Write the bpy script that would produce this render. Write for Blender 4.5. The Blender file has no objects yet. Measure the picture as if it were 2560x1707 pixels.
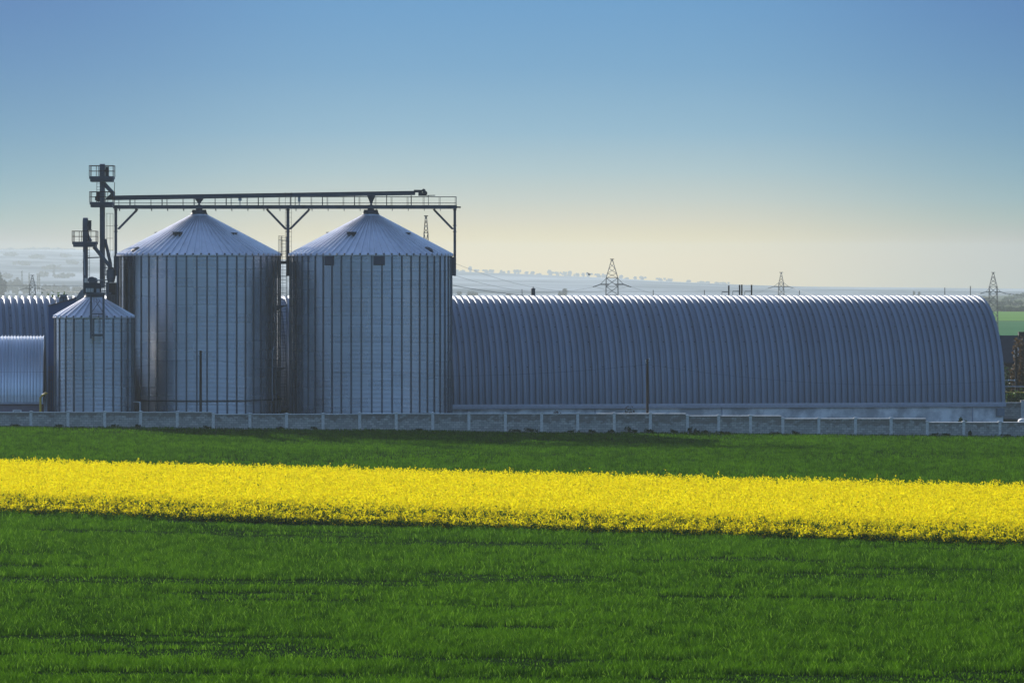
import bpy, math, random
import numpy as np
from mathutils import Vector

random.seed(7)
RNG = np.random.default_rng(11)
SC = bpy.context.scene
COL = SC.collection
R = math.radians

# ---------------------------------------------------------------- camera
F = 10667.0            # focal length in photo pixels (150 mm on a 36 mm wide sensor)
H = 12.46              # camera height above the field
HZ = 715.0             # photo row of the horizon
cam_d = bpy.data.cameras.new("Camera")
cam_d.lens = 36.0 * F / 2560.0
cam_d.sensor_width = 36.0
cam_d.shift_y = -(853.5 - HZ) / 2560.0
cam_d.clip_start = 1.0
cam_d.clip_end = 30000.0
cam = bpy.data.objects.new("Camera", cam_d)
cam.location = (0, 0, H)
cam.rotation_euler = (R(90), 0, 0)
COL.objects.link(cam)
SC.camera = cam

# ---------------------------------------------------------------- sun, sky, exposure
SUN_EL = R(18.5)
SUN_AZ = R(-29)        # measured from +Y (away from the camera) towards +X
sun_dir = Vector((math.sin(SUN_AZ) * math.cos(SUN_EL), math.cos(SUN_AZ) * math.cos(SUN_EL), math.sin(SUN_EL)))
sd = bpy.data.lights.new("Sun", 'SUN')
sd.energy = 5.0
sd.angle = R(0.5)
sd.color = (1.0, 0.93, 0.82)
sun = bpy.data.objects.new("Sun", sd)
sun.rotation_euler = sun_dir.to_track_quat('Z', 'Y').to_euler()
COL.objects.link(sun)

def lin(c):
    return tuple((v / 255 / 12.92) if v / 255 <= 0.04045 else ((v / 255 + 0.055) / 1.055) ** 2.4 for v in c)

w = bpy.data.worlds.new("World")
SC.world = w
w.use_nodes = True
nt = w.node_tree
nt.nodes.clear()
N = nt.nodes.new
L = nt.links.new
out = N("ShaderNodeOutputWorld")
sky = N("ShaderNodeTexSky")
sky.sky_type = 'NISHITA'
sky.sun_disc = False
sky.sun_elevation = SUN_EL
sky.sun_rotation = SUN_AZ
sky.air_density = 1.0
sky.dust_density = 0.6
sky.ozone_density = 3.0
bg = N("ShaderNodeBackground")
bg.inputs[1].default_value = 0.15
L(sky.outputs[0], bg.inputs[0])
geo = N("ShaderNodeNewGeometry")
neg = N("ShaderNodeVectorMath"); neg.operation = 'SCALE'; neg.inputs[3].default_value = -1.0
tc = N("ShaderNodeTexCoord")
sep = N("ShaderNodeSeparateXYZ")
L(tc.outputs['Generated'], sep.inputs[0])
def ramp(stops):
    r = N("ShaderNodeValToRGB")
    e = r.color_ramp.elements
    while len(e) < len(stops): e.new(0.5)
    for el, (p, c) in zip(e, stops):
        el.position = p
        el.color = (*lin(c), 1)
    return r
EXPO = 0.30
HAZE_D = 0.00009       # density of the air built at the end of the script
HAZE_TOP = 128.0
HAZE_END = 11900.0
HAZE_L = (0.645, 0.725, 0.75)   # light the thick haze scatters towards the camera
mr = N("ShaderNodeMapRange")
mr.inputs['From Min'].default_value = 0.0
mr.inputs['From Max'].default_value = 0.075
L(sep.outputs['Z'], mr.inputs['Value'])
def sky_ramp(stops):
    """clear sky behind the haze: chosen so that sky plus the air in front of it gives these display colours at these photo rows"""
    r = N("ShaderNodeValToRGB")
    e = r.color_ramp.elements
    while len(e) < len(stops): e.new(0.5)
    for el, (py, c) in zip(e, stops):
        z = max((HZ - py) / F, 0.0)
        path = min(HAZE_END, (HAZE_TOP - H) / max(z, 1e-5))
        T = math.exp(-HAZE_D * path)
        want = [v / 2 ** EXPO for v in lin(c)]
        el.position = z / 0.075
        el.color = (*[max(0.01, (wv - (1 - T) * hv) / T) for wv, hv in zip(want, HAZE_L)], 1)
    return r
mid = sky_ramp([(715, (231, 226, 196)), (650, (231, 226, 196)), (600, (227, 223, 198)), (550, (215, 215, 200)), (500, (200, 209, 203)), (430, (180, 201, 206)),
                (330, (155, 188, 207)), (170, (131, 172, 204)), (0, (116, 162, 203))])
side = sky_ramp([(715, (188, 203, 188)), (650, (179, 200, 190)), (600, (166, 195, 191)), (550, (152, 190, 192)), (500, (138, 184, 193)), (430, (121, 174, 191)),
                 (330, (100, 162, 189)), (170, (78, 147, 186)), (0, (60, 133, 181))])
L(mr.outputs[0], mid.inputs[0]); L(mr.outputs[0], side.inputs[0])
def math_node(op, a=None, b=None):
    m = N("ShaderNodeMath"); m.operation = op
    for i, v in enumerate((a, b)):
        if v is None: continue
        if isinstance(v, (int, float)): m.inputs[i].default_value = v
        else: L(v, m.inputs[i])
    return m.outputs[0]
u = math_node('SUBTRACT', sep.outputs['X'], 0.004)
u2 = math_node('MULTIPLY', math_node('MULTIPLY', u, u), 1 / 0.088 ** 2)
gl = math_node('DIVIDE', 1.0, math_node('ADD', 1.0, math_node('MULTIPLY', u2, u2)))
gl = math_node('MULTIPLY', gl, math_node('GREATER_THAN', sep.outputs['Y'], 0.0))
mixc = N("ShaderNodeMix"); mixc.data_type = 'RGBA'
L(gl, mixc.inputs[0]); L(side.outputs[0], mixc.inputs[6]); L(mid.outputs[0], mixc.inputs[7])
bg2 = N("ShaderNodeBackground")
bg2.inputs[1].default_value = 1.0
L(mixc.outputs[2], bg2.inputs[0])
up = N("ShaderNodeMapRange"); up.interpolation_type = 'SMOOTHSTEP'
up.inputs['From Min'].default_value = 0.06
up.inputs['From Max'].default_value = 0.30
L(sep.outputs['Z'], up.inputs['Value'])
mixs = N("ShaderNodeMixShader")
L(up.outputs[0], mixs.inputs[0]); L(bg2.outputs[0], mixs.inputs[1]); L(bg.outputs[0], mixs.inputs[2])
L(mixs.outputs[0], out.inputs[0])

SC.view_settings.view_transform = 'Standard'
SC.view_settings.look = 'None'
SC.view_settings.exposure = EXPO
SC.view_settings.gamma = 1.0
SC.render.engine = 'CYCLES'
SC.cycles.max_bounces = 6
SC.cycles.volume_bounces = 1
SC.cycles.use_adaptive_sampling = False
w.cycles.sampling_method = 'NONE'
SC.cycles.sample_clamp_indirect = 1.2
SC.cycles.transparent_max_bounces = 4
SC.cycles.caustics_reflective = False
SC.cycles.use_denoising = True
SC.cycles.denoiser = "OPENIMAGEDENOISE"
SC.cycles.denoising_input_passes = "RGB_ALBEDO_NORMAL"
SC.cycles.denoising_prefilter = "ACCURATE"
SC.cycles.filter_width = 1.5

# ---------------------------------------------------------------- pixel <-> place
def X(px, Y): return (px - 1280.0) / F * Y
def Z(py, Y): return H - (py - HZ) / F * Y
def ground_z(x, y=374.0): return -0.325 - 0.0106 * max(-60.0, min(60.0, x))

# ---------------------------------------------------------------- materials
MATS = {}
def mat(name, col, rough=0.6, metal=0.0, spec=0.5, var=0.15, scale=2.0, bump=0.0, trans=0.0, stretch=(1, 1, 1), col2=None, attr=None, rvar=0.0):
    """Principled material whose colour wanders between col*(1-var) and col*(1+var) (or col and col2) by object-space noise."""
    m = bpy.data.materials.new(name); m.use_nodes = True
    t = m.node_tree; n = t.nodes; l = t.links
    b = n['Principled BSDF']; o = n['Material Output']
    b.inputs['Roughness'].default_value = rough
    b.inputs['Metallic'].default_value = metal
    b.inputs['Specular IOR Level'].default_value = spec
    c0 = tuple(v * (1 - var) for v in col) if col2 is None else col
    c1 = tuple(min(1, v * (1 + var)) for v in col) if col2 is None else col2
    if attr:
        src = n.new('ShaderNodeAttribute'); src.attribute_name = attr
        fac = src.outputs['Fac']
    else:
        tcn = n.new('ShaderNodeTexCoord'); mp = n.new('ShaderNodeMapping')
        mp.inputs['Scale'].default_value = stretch
        l.new(tcn.outputs['Object'], mp.inputs[0])
        src = n.new('ShaderNodeTexNoise')
        src.inputs['Scale'].default_value = scale
        src.inputs['Detail'].default_value = 5
        src.inputs['Roughness'].default_value = 0.6
        l.new(mp.outputs[0], src.inputs['Vector'])
        fac = src.outputs['Fac']
    rp = n.new('ShaderNodeValToRGB')
    a = 0.0 if attr else 0.3
    rp.color_ramp.elements[0].position = a; rp.color_ramp.elements[1].position = 1 - a
    rp.color_ramp.elements[0].color = (*c0, 1); rp.color_ramp.elements[1].color = (*c1, 1)
    l.new(fac, rp.inputs[0]); l.new(rp.outputs[0], b.inputs['Base Color'])
    if rvar:
        mr_ = n.new('ShaderNodeMapRange')
        mr_.inputs['To Min'].default_value = rough - rvar; mr_.inputs['To Max'].default_value = rough + rvar
        l.new(fac, mr_.inputs['Value']); l.new(mr_.outputs[0], b.inputs['Roughness'])
    if bump:
        bp = n.new('ShaderNodeBump'); bp.inputs['Strength'].default_value = bump; bp.inputs['Distance'].default_value = 0.02
        l.new(fac, bp.inputs['Height']); l.new(bp.outputs[0], b.inputs['Normal'])
    if trans:
        tr = n.new('ShaderNodeBsdfTranslucent'); l.new(rp.outputs[0], tr.inputs[0])
        mx = n.new('ShaderNodeMixShader'); mx.inputs[0].default_value = trans
        l.new(b.outputs[0], mx.inputs[1]); l.new(tr.outputs[0], mx.inputs[2]); l.new(mx.outputs[0], o.inputs[0])
    MATS[name] = m
    return m

GALV = mat('galvanised sheet', (0.52, 0.54, 0.58), 0.27, 0.95, var=0.08, attr='sheet', rvar=0.03)
ROOFM = mat('galvanised roof sheet', (0.74, 0.74, 0.82), 0.42, 0.6, var=0.10, scale=0.8, rvar=0.06)
STIFF = mat('stiffener steel', (0.15, 0.17, 0.205), 0.45, 0.6, var=0.12, scale=1.5)
STEEL = mat('painted steel grey', (0.075, 0.09, 0.12), 0.6, 0.2, var=0.25, scale=1.2)
STEELD = mat('dark steel', (0.035, 0.042, 0.058), 0.6, 0.15, var=0.25, scale=1.5)
STEELL = mat('light galvanised steel', (0.33, 0.36, 0.41), 0.45, 0.6, var=0.2, scale=1.5)
RUST = mat('rusty rail steel', (0.07, 0.045, 0.04), 0.75, 0.0, spec=.2, var=0.3, scale=3)
HALLM = mat('hall roof steel', (0.26, 0.295, 0.365), 0.62, 0.62, var=0.12, attr='sheet', rvar=0.05)
SHEDM = mat('shed roof steel', (0.60, 0.62, 0.68), 0.36, 0.85, var=0.10, scale=1.0, stretch=(1, .1, .1))
BLUE = mat('blue sheet metal', (0.02, 0.085, 0.24), 0.5, 0.0, var=0.15, scale=.6)
GREYW = mat('grey sheet metal', (0.18, 0.22, 0.27), 0.5, 0.2, var=0.15, scale=.8)
CONC = mat('pale concrete', (0.68, 0.66, 0.62), 0.85, 0, var=0.2, scale=5, bump=.3)
PLASTER = mat('weathered plaster', (0.46, 0.46, 0.47), 0.9, 0, scale=0.4, col2=(0.9, 0.89, 0.88), bump=.2)
GUTTER = mat('gutter metal', (0.42, 0.44, 0.52), 0.45, 0.5, var=0.12, scale=3)
WOOD = mat('creosoted timber', (0.035, 0.026, 0.024), 0.85, 0, var=0.35, scale=6, stretch=(1, 1, .1))
CERAM = mat('white ceramic', (0.7, 0.7, 0.72), 0.3)
DARKP = mat('dark opening plate', (0.045, 0.06, 0.10), 0.45, 0.3, var=.1)
TOWERM = mat('tower lattice steel', (0.05, 0.055, 0.065), 0.6, 0.3, var=.2)
WIREM = mat('conductor wire', (0.06, 0.065, 0.075), 0.6, 0.2, var=.1)
YELLOWP = mat('yellow gas pipe paint', (0.55, 0.34, 0.03), 0.5, 0, var=.15, scale=4)
WHITEP = mat('white paint', (0.75, 0.75, 0.76), 0.4, 0, var=.05)
GLASS = mat('dark window glass', (0.02, 0.022, 0.028), 0.08, 0)
REDP = mat('dark red paint', (0.10, 0.02, 0.03), 0.6, 0)
MAUVE = mat('mauve render', (0.24, 0.21, 0.26), 0.9, 0, var=.12, scale=2)
SLATE = mat('dark roof sheet', (0.022, 0.022, 0.032), 0.7, 0, var=.25, scale=2)
BROWNW = mat('brown wall', (0.05, 0.04, 0.035), 0.9, 0, var=.3, scale=2)
BARK = mat('bark', (0.07, 0.055, 0.045), 0.9, 0, var=.3, scale=6)
LEAF = mat('tree leaves', (0.022, 0.045, 0.02), 0.6, 0, attr='var', col2=(0.06, 0.10, 0.035), trans=.35)
LEAFB = mat('autumn brown leaves', (0.05, 0.035, 0.02), 0.7, 0, attr='var', col2=(0.16, 0.09, 0.03), trans=.35)
LEAFG = mat('fresh green leaves', (0.03, 0.07, 0.012), 0.55, 0, attr='var', col2=(0.10, 0.19, 0.03), trans=.4)
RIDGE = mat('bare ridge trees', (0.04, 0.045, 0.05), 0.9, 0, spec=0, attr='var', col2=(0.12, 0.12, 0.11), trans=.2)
GRASSM = mat('wheat blades', (0.011, 0.048, 0.002), 0.6, 0, spec=0, attr='var', col2=(0.085, 0.215, 0.005), trans=.5)
WEED = mat('weeds', (0.014, 0.04, 0.010), 0.8, 0, spec=0, attr='var', col2=(0.04, 0.08, 0.02), trans=.3)
PETAL = mat('rapeseed petals', (0.84, 0.65, 0.002), 0.7, 0, spec=.0, attr='var', col2=(0.94, 0.85, 0.006), trans=.58)
STALK = mat('rapeseed stalks', (0.03, 0.08, 0.008), 0.8, 0, spec=0, attr='var', col2=(0.11, 0.21, 0.02), trans=.45)
_e = next(n for n in GRASSM.node_tree.nodes if n.type == 'VALTORGB').color_ramp.elements
_e[1].position = 0.9; _x = _e.new(1.0); _x.color = (0.14, 0.29, 0.02, 1)
SOIL = mat('field soil under the crop', (0.010, 0.024, 0.006), 1.0, 0, spec=0.0, scale=.4, col2=(0.02, 0.045, 0.012))
PLAIN = mat('far plain', (0.05, 0.085, 0.03), 0.95, 0, spec=0.0, scale=.004, col2=(0.10, 0.10, 0.06), stretch=(1, .25, 1))
YARD = mat('yard ground', (0.045, 0.055, 0.05), 0.95, 0, spec=0.0, scale=.3, col2=(0.03, 0.055, 0.03))
FARGREEN = mat('far spring crop', (0.12, 0.26, 0.05), 0.9, 0, spec=0.0, scale=.02, col2=(0.17, 0.33, 0.07), stretch=(.2, 1, 1))
FARGREEN2 = mat('far young crop', (0.05, 0.17, 0.07), 0.9, 0, spec=0.0, scale=.02, col2=(0.08, 0.21, 0.085), stretch=(.2, 1, 1))
HILLM = mat('haze-tinted hill farmland', (0.02, 0.045, 0.085), 0.95, 0, spec=0.0, scale=.004, col2=(0.37, 0.41, 0.45), stretch=(.6, .35, 3))  # blue of the distant haze is painted into the field colours
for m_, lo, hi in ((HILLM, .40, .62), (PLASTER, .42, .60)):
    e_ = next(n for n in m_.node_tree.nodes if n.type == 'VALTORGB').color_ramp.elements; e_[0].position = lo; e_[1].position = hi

def block_material():
    m = bpy.data.materials.new('grey block masonry'); m.use_nodes = True
    n = m.node_tree.nodes; l = m.node_tree.links; b = n['Principled BSDF']
    b.inputs['Roughness'].default_value = 0.9
    tcn = n.new('ShaderNodeTexCoord'); oi = n.new('ShaderNodeObjectInfo')
    sp = n.new('ShaderNodeSeparateXYZ'); l.new(tcn.outputs['Object'], sp.inputs[0])
    cb = n.new('ShaderNodeCombineXYZ'); l.new(sp.outputs['X'], cb.inputs[0]); l.new(sp.outputs['Z'], cb.inputs[1])
    br = n.new('ShaderNodeTexBrick')
    br.inputs['Scale'].default_value = 1.0
    br.inputs['Brick Width'].default_value = 0.41; br.inputs['Row Height'].default_value = 0.2
    br.inputs['Mortar Size'].default_value = 0.014; br.inputs['Mortar Smooth'].default_value = 0.2; br.inputs['Bias'].default_value = -.1
    br.inputs['Color1'].default_value = (0.37, 0.35, 0.32, 1); br.inputs['Color2'].default_value = (0.58, 0.55, 0.50, 1)
    br.inputs['Mortar'].default_value = (0.20, 0.19, 0.175, 1)
    l.new(cb.outputs[0], br.inputs['Vector'])
    # damp stains running down from the coping, a different set on every panel
    ad = n.new('ShaderNodeVectorMath'); ad.operation = 'ADD'
    cr = n.new('ShaderNodeCombineXYZ'); ml = n.new('ShaderNodeMath'); ml.operation = 'MULTIPLY'; ml.inputs[1].default_value = 60
    l.new(oi.outputs['Random'], ml.inputs[0]); l.new(ml.outputs[0], cr.inputs[0])
    mp = n.new('ShaderNodeMapping'); mp.inputs['Scale'].default_value = (1.6, 1, 2.6)
    l.new(tcn.outputs['Object'], ad.inputs[0]); l.new(cr.outputs[0], ad.inputs[1]); l.new(ad.outputs[0], mp.inputs[0])
    ns = n.new('ShaderNodeTexNoise'); ns.inputs['Scale'].default_value = 1.0; ns.inputs['Detail'].default_value = 4
    l.new(mp.outputs[0], ns.inputs['Vector'])
    hg = n.new('ShaderNodeMapRange'); hg.inputs['From Min'].default_value = 0.75; hg.inputs['From Max'].default_value = 1.5
    hg.inputs['To Min'].default_value = -0.12; hg.inputs['To Max'].default_value = 0.22
    l.new(sp.outputs['Z'], hg.inputs['Value'])
    sm = n.new('ShaderNodeMath'); sm.operation = 'ADD'; l.new(ns.outputs['Fac'], sm.inputs[0]); l.new(hg.outputs[0], sm.inputs[1])
    st = n.new('ShaderNodeMapRange'); st.interpolation_type = 'SMOOTHSTEP'
    st.inputs['From Min'].default_value = 0.55; st.inputs['From Max'].default_value = 0.72
    l.new(sm.outputs[0], st.inputs['Value'])
    sc = n.new('ShaderNodeMath'); sc.operation = 'MULTIPLY'; sc.inputs[1].default_value = 0.75
    l.new(st.outputs[0], sc.inputs[0])
    mx = n.new('ShaderNodeMix'); mx.data_type = 'RGBA'; mx.inputs[7].default_value = (0.21, 0.18, 0.15, 1)
    l.new(sc.outputs[0], mx.inputs[0]); l.new(br.outputs['Color'], mx.inputs[6])
    l.new(mx.outputs[2], b.inputs['Base Color'])
    bp = n.new('ShaderNodeBump'); bp.inputs['Strength'].default_value = .6; bp.inputs['Distance'].default_value = .02; bp.invert = True
    l.new(br.outputs['Fac'], bp.inputs['Height']); l.new(bp.outputs[0], b.inputs['Normal'])
    return m
BLOCK = block_material()

# ---------------------------------------------------------------- object helpers
def tag(o, label=None, cat=None, group=None, kind=None):
    if label: o['label'] = label
    if cat: o['category'] = cat
    if group: o['group'] = group
    if kind: o['kind'] = kind
    return o
def empty(name, loc, label, cat, group=None, rz=0.0):
    o = bpy.data.objects.new(name, None); COL.objects.link(o)
    o.empty_display_size = .2
    o.location = loc; o.rotation_euler = (0, 0, rz)
    return tag(o, label, cat, group)
def copy_tree(o, parent=None):
    c = o.copy(); COL.objects.link(c)
    if parent: c.parent = parent
    for ch in list(o.children): copy_tree(ch, c)
    return c

class MB:
    """collects boxes, bars, tubes and lathes; build() links them as one mesh object"""
    def __init__(s): s.v = []; s.f = []; s.m = []
    def add(s, verts, faces, mi=0):
        k = len(s.v); s.v += [tuple(v) for v in verts]; s.f += [tuple(i + k for i in f) for f in faces]; s.m += [mi] * len(faces)
        return s
    def box(s, x0, x1, y0, y1, z0, z1, mi=0):
        v = [(x, y, z) for z in (z0, z1) for y in (y0, y1) for x in (x0, x1)]
        return s.add(v, [(0, 2, 3, 1), (4, 5, 7, 6), (0, 1, 5, 4), (2, 6, 7, 3), (0, 4, 6, 2), (1, 3, 7, 5)], mi)
    def bar(s, a, b, w, d=None, mi=0):
        """rectangular bar from a to b, w wide and d deep"""
        a = Vector(a); b = Vector(b); d = w if d is None else d
        ax = (b - a).normalized()
        ref = Vector((0, 1, 0)) if abs(ax.y) < .9 else Vector((0, 0, 1))
        p = ax.cross(ref).normalized(); q = p.cross(ax).normalized()
        v = []
        for c in (a, b):
            for sx, sy in ((-1, -1), (1, -1), (1, 1), (-1, 1)): v.append(c + p * (sx * w / 2) + q * (sy * d / 2))
        return s.add(v, [(0, 1, 2, 3), (4, 7, 6, 5), (0, 4, 5, 1), (1, 5, 6, 2), (2, 6, 7, 3), (3, 7, 4, 0)], mi)
    def tube(s, pts, r, seg=8, mi=0, r2=None):
        pts = [Vector(p) for p in pts]; n = len(pts); v = []; f = []
        for i, p in enumerate(pts):
            ax = (pts[min(i + 1, n - 1)] - pts[max(i - 1, 0)]).normalized()
            ref = Vector((0, 0, 1)) if abs(ax.z) < .9 else Vector((1, 0, 0))
            e = ax.cross(ref).normalized(); g = ax.cross(e).normalized()
            rr = r if r2 is None else r + (r2 - r) * i / (n - 1)
            for k in range(seg):
                a = 2 * math.pi * k / seg
                v.append(p + e * (math.cos(a) * rr) + g * (math.sin(a) * rr))
        for i in range(n - 1):
            for k in range(seg):
                k2 = (k + 1) % seg
                f.append((i * seg + k, i * seg + k2, (i + 1) * seg + k2, (i + 1) * seg + k))
        f.append(tuple(range(seg))); f.append(tuple((n - 1) * seg + k for k in reversed(range(seg))))
        return s.add(v, f, mi)
    def lathe(s, prof, seg=32, c=(0, 0, 0), mi=0, cap=True):
        v = []; f = []
        for r, z in prof:
            for k in range(seg):
                a = 2 * math.pi * k / seg
                v.append((c[0] + r * math.sin(a), c[1] - r * math.cos(a), c[2] + z))
        for i in range(len(prof) - 1):
            for k in range(seg):
                k2 = (k + 1) % seg
                f.append((i * seg + k, i * seg + k2, (i + 1) * seg + k2, (i + 1) * seg + k))
        if cap:
            f.append(tuple(reversed(range(seg)))); f.append(tuple((len(prof) - 1) * seg + k for k in range(seg)))
        return s.add(v, f, mi)
    def prism(s, poly, y0, y1, mi=0):
        """outline given in x,z, extruded from y0 to y1"""
        n = len(poly)
        v = [(x, y0, z) for x, z in poly] + [(x, y1, z) for x, z in poly]
        f = [tuple(range(n)), tuple(reversed(range(n, 2 * n)))] + [(i, i + n, (i + 1) % n + n, (i + 1) % n) for i in range(n)]
        return s.add(v, f, mi)
    def build(s, name, m, parent=None, smooth=False, loc=None):
        me = bpy.data.meshes.new(name); me.from_pydata(s.v, [], s.f)
        for mm in (m if isinstance(m, (list, tuple)) else [m]): me.materials.append(mm)
        me.polygons.foreach_set('material_index', s.m)
        if smooth: me.polygons.foreach_set('use_smooth', [True] * len(s.f))
        me.update()
        o = bpy.data.objects.new(name, me); COL.objects.link(o)
        if parent: o.parent = parent
        if loc: o.location = loc
        return o

def fast_mesh(name, verts, faces, m, parent=None, attr=None, smooth=False, midx=None):
    """verts (n,3), faces (k,3 or 4) numpy arrays"""
    me = bpy.data.meshes.new(name)
    nv = len(verts); nf, k = faces.shape
    me.vertices.add(nv); me.vertices.foreach_set('co', np.asarray(verts, np.float32).ravel())
    me.loops.add(nf * k); me.loops.foreach_set('vertex_index', faces.astype(np.int32).ravel())
    me.polygons.add(nf); me.polygons.foreach_set('loop_start', np.arange(nf, dtype=np.int32) * k)
    for mm in (m if isinstance(m, (list, tuple)) else [m]): me.materials.append(mm)
    if midx is not None: me.polygons.foreach_set('material_index', midx.astype(np.int32))
    me.polygons.foreach_set('use_smooth', np.full(nf, smooth, bool))
    if attr is not None:
        a = me.attributes.new(attr[0], 'FLOAT', attr[2] if len(attr) > 2 else 'POINT'); a.data.foreach_set('value', attr[1].astype(np.float32))
    me.update(calc_edges=True)
    o = bpy.data.objects.new(name, me); COL.objects.link(o)
    if parent: o.parent = parent
    return o

_lat = RNG.random((512, 512))
def vnoise(x, y):
    xi = np.floor(x).astype(int); yi = np.floor(y).astype(int); fx = x - xi; fy = y - yi
    fx = fx * fx * (3 - 2 * fx); fy = fy * fy * (3 - 2 * fy)
    g = lambda i, j: _lat[i % 512, j % 512]
    return (g(xi, yi) * (1 - fx) + g(xi + 1, yi) * fx) * (1 - fy) + (g(xi, yi + 1) * (1 - fx) + g(xi + 1, yi + 1) * fx) * fy
def fbm(x, y, o=3): return sum(vnoise(x * 2 ** i + 17 * i, y * 2 ** i + 31 * i) * .5 ** i for i in range(o)) / sum(.5 ** i for i in range(o))

# ================================================================ SETTING: ground, plain, hills
def grid_sheet(name, xs, ys, zf, m, kind='structure'):
    xs = np.asarray(xs); ys = np.asarray(ys)
    gx, gy = np.meshgrid(xs, ys)
    v = np.stack([gx, gy, zf(gx, gy)], -1).reshape(-1, 3)
    nx, ny = len(xs), len(ys)
    i = np.arange(nx * ny).reshape(ny, nx)
    f = np.stack([i[:-1, :-1], i[:-1, 1:], i[1:, 1:], i[1:, :-1]], -1).reshape(-1, 4)
    o = fast_mesh(name, v, f, m, smooth=True); o['kind'] = kind
    return o
gz = lambda x, y: -0.325 - 0.0106 * np.clip(x, -60, 60)
grid_sheet('ground', [-6000, -2000, -600, -200, -60, 0, 60, 200, 600, 2000, 6000], [-6000, -2000, -400, 60, 374, 700, 2000, 4000, 11850], lambda x, y: gz(x, y) - .02, PLAIN)
grid_sheet('wheat_field_soil', np.linspace(-75, 75, 31), np.linspace(60, 374.3, 40), gz, SOIL)
grid_sheet('yard', np.linspace(-80, 80, 21), np.linspace(374.4, 520, 8), lambda x, y: gz(x, y) - .01, YARD)
# far fields beyond the hall
grid_sheet('far_field', [120, 700], [1090, 1630], lambda x, y: gz(x, y) + .02, FARGREEN2)
grid_sheet('far_bright_field', [120, 800], [1645, 2230], lambda x, y: gz(x, y) + .03, FARGREEN)

def crest(px):
    return np.interp(px, [-900, -200, 0, 240, 700, 1140, 1320, 1500, 1660, 1800, 1960, 2300, 2700, 3400],
                     [668, 643, 626, 625, 648, 679, 686, 694, 704, 711, 716, 719, 724, 726])
def hill_z(x, y):
    YC = 11000.0
    px = 1280 + x * F / YC
    top = H - (crest(px) - HZ) / F * YC
    t = np.clip((y - 4600) / (YC - 4600), 0, 1)
    s = t * t * (3 - 2 * t)
    back = np.clip((y - YC) / 800, 0, 1)
    z = -3 + (top + 3) * (.25 * t + .75 * s) - back * 12
    return z + 5 * (fbm(x * .002 + 5, y * .002, 3) - .5) * np.clip(t * 4, 0, 1) * np.clip((YC - y) / 2500, 0.15, 1)
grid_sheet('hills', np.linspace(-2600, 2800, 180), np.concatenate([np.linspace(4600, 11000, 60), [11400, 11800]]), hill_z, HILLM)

# ================================================================ BLOCK WALL along the field
YW = 374.0
posts_d = [-517, -433, -349, -265, -181, -97, -13, 71, 156, 240, 323, 407, 490, 574, 658, 742, 826, 910, 994, 1077, 1161, 1244, 1327, 1411, 1494, 1579, 1651, 1724, 1798, 1881, 1965, 2047, 2130, 2214, 2297, 2381, 2465, 2549, 2633, 2717, 2801]
posts_px = [p * 1.0884 for p in posts_d]
def wall_top(px):      # photo row of the coping on the panel that starts at this post
    for lim, y in ((500, 1031.5), (900, 1036.5), (1700, 1035), (1930, 1040.5), (2290, 1047.5), (9000, 1056.5)):
        if px < lim: return y
def build_wall():
    root = empty('block_wall', (0, YW, ground_z(0)), 'long low grey block wall with concrete posts running along the far edge of the wheat', 'wall')
    bz = ground_z(0)
    for i in range(len(posts_px) - 1):
        a, b = posts_px[i], posts_px[i + 1]
        xa, xb = X(a, YW) + .13, X(b, YW) - .13
        zt = Z(wall_top(a + 5), YW)
        z0 = min(ground_z(xa), ground_z(xb)) - .3
        p = MB().box(xa, xb, .06, .22, 0, zt - z0).build('wall_panel', BLOCK, root, loc=(0, 0, z0 - bz))
        c = MB()
        n = 8; cs = [(-.03, 0), (-.03, .045), (.14, .075), (.31, .045), (.31, 0)]
        v = [(x_, y_, z_) for x_ in (xa + .01, xb - .01) for (y_, z_) in cs]
        k = len(cs)
        c.add(v, [tuple(range(k)), tuple(reversed(range(k, 2 * k)))] + [(j, j + k, (j + 1) % k + k, (j + 1) % k) for j in range(k)])
        c.build('coping', CONC, p, loc=(0, 0, zt - z0 + .002))
    for i, px in enumerate(posts_px):
        x = X(px, YW)
        yt = min(wall_top(px - 5), wall_top(px + 5))
        zt = Z(yt - 2.0, YW); z0 = ground_z(x) - .3
        m = MB()
        m.box(x - .125, x + .125, 0, .27, z0 - bz, zt - bz)
        m.build('post', CONC, root)
        cp = MB(); r = .165
        cz = zt - bz
        cp.add([(x - r, -.04, cz), (x + r, -.04, cz), (x + r, .31, cz), (x - r, .31, cz), (x - r, -.04, cz + .05), (x + r, -.04, cz + .05), (x + r, .31, cz + .05), (x - r, .31, cz + .05), (x, .135, cz + .12)],
               [(3, 2, 1, 0), (0, 1, 5, 4), (1, 2, 6, 5), (2, 3, 7, 6), (3, 0, 4, 7), (4, 5, 8), (5, 6, 8), (6, 7, 8), (7, 4, 8)])
        cp.build('post_cap', CONC, root)
build_wall()

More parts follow.
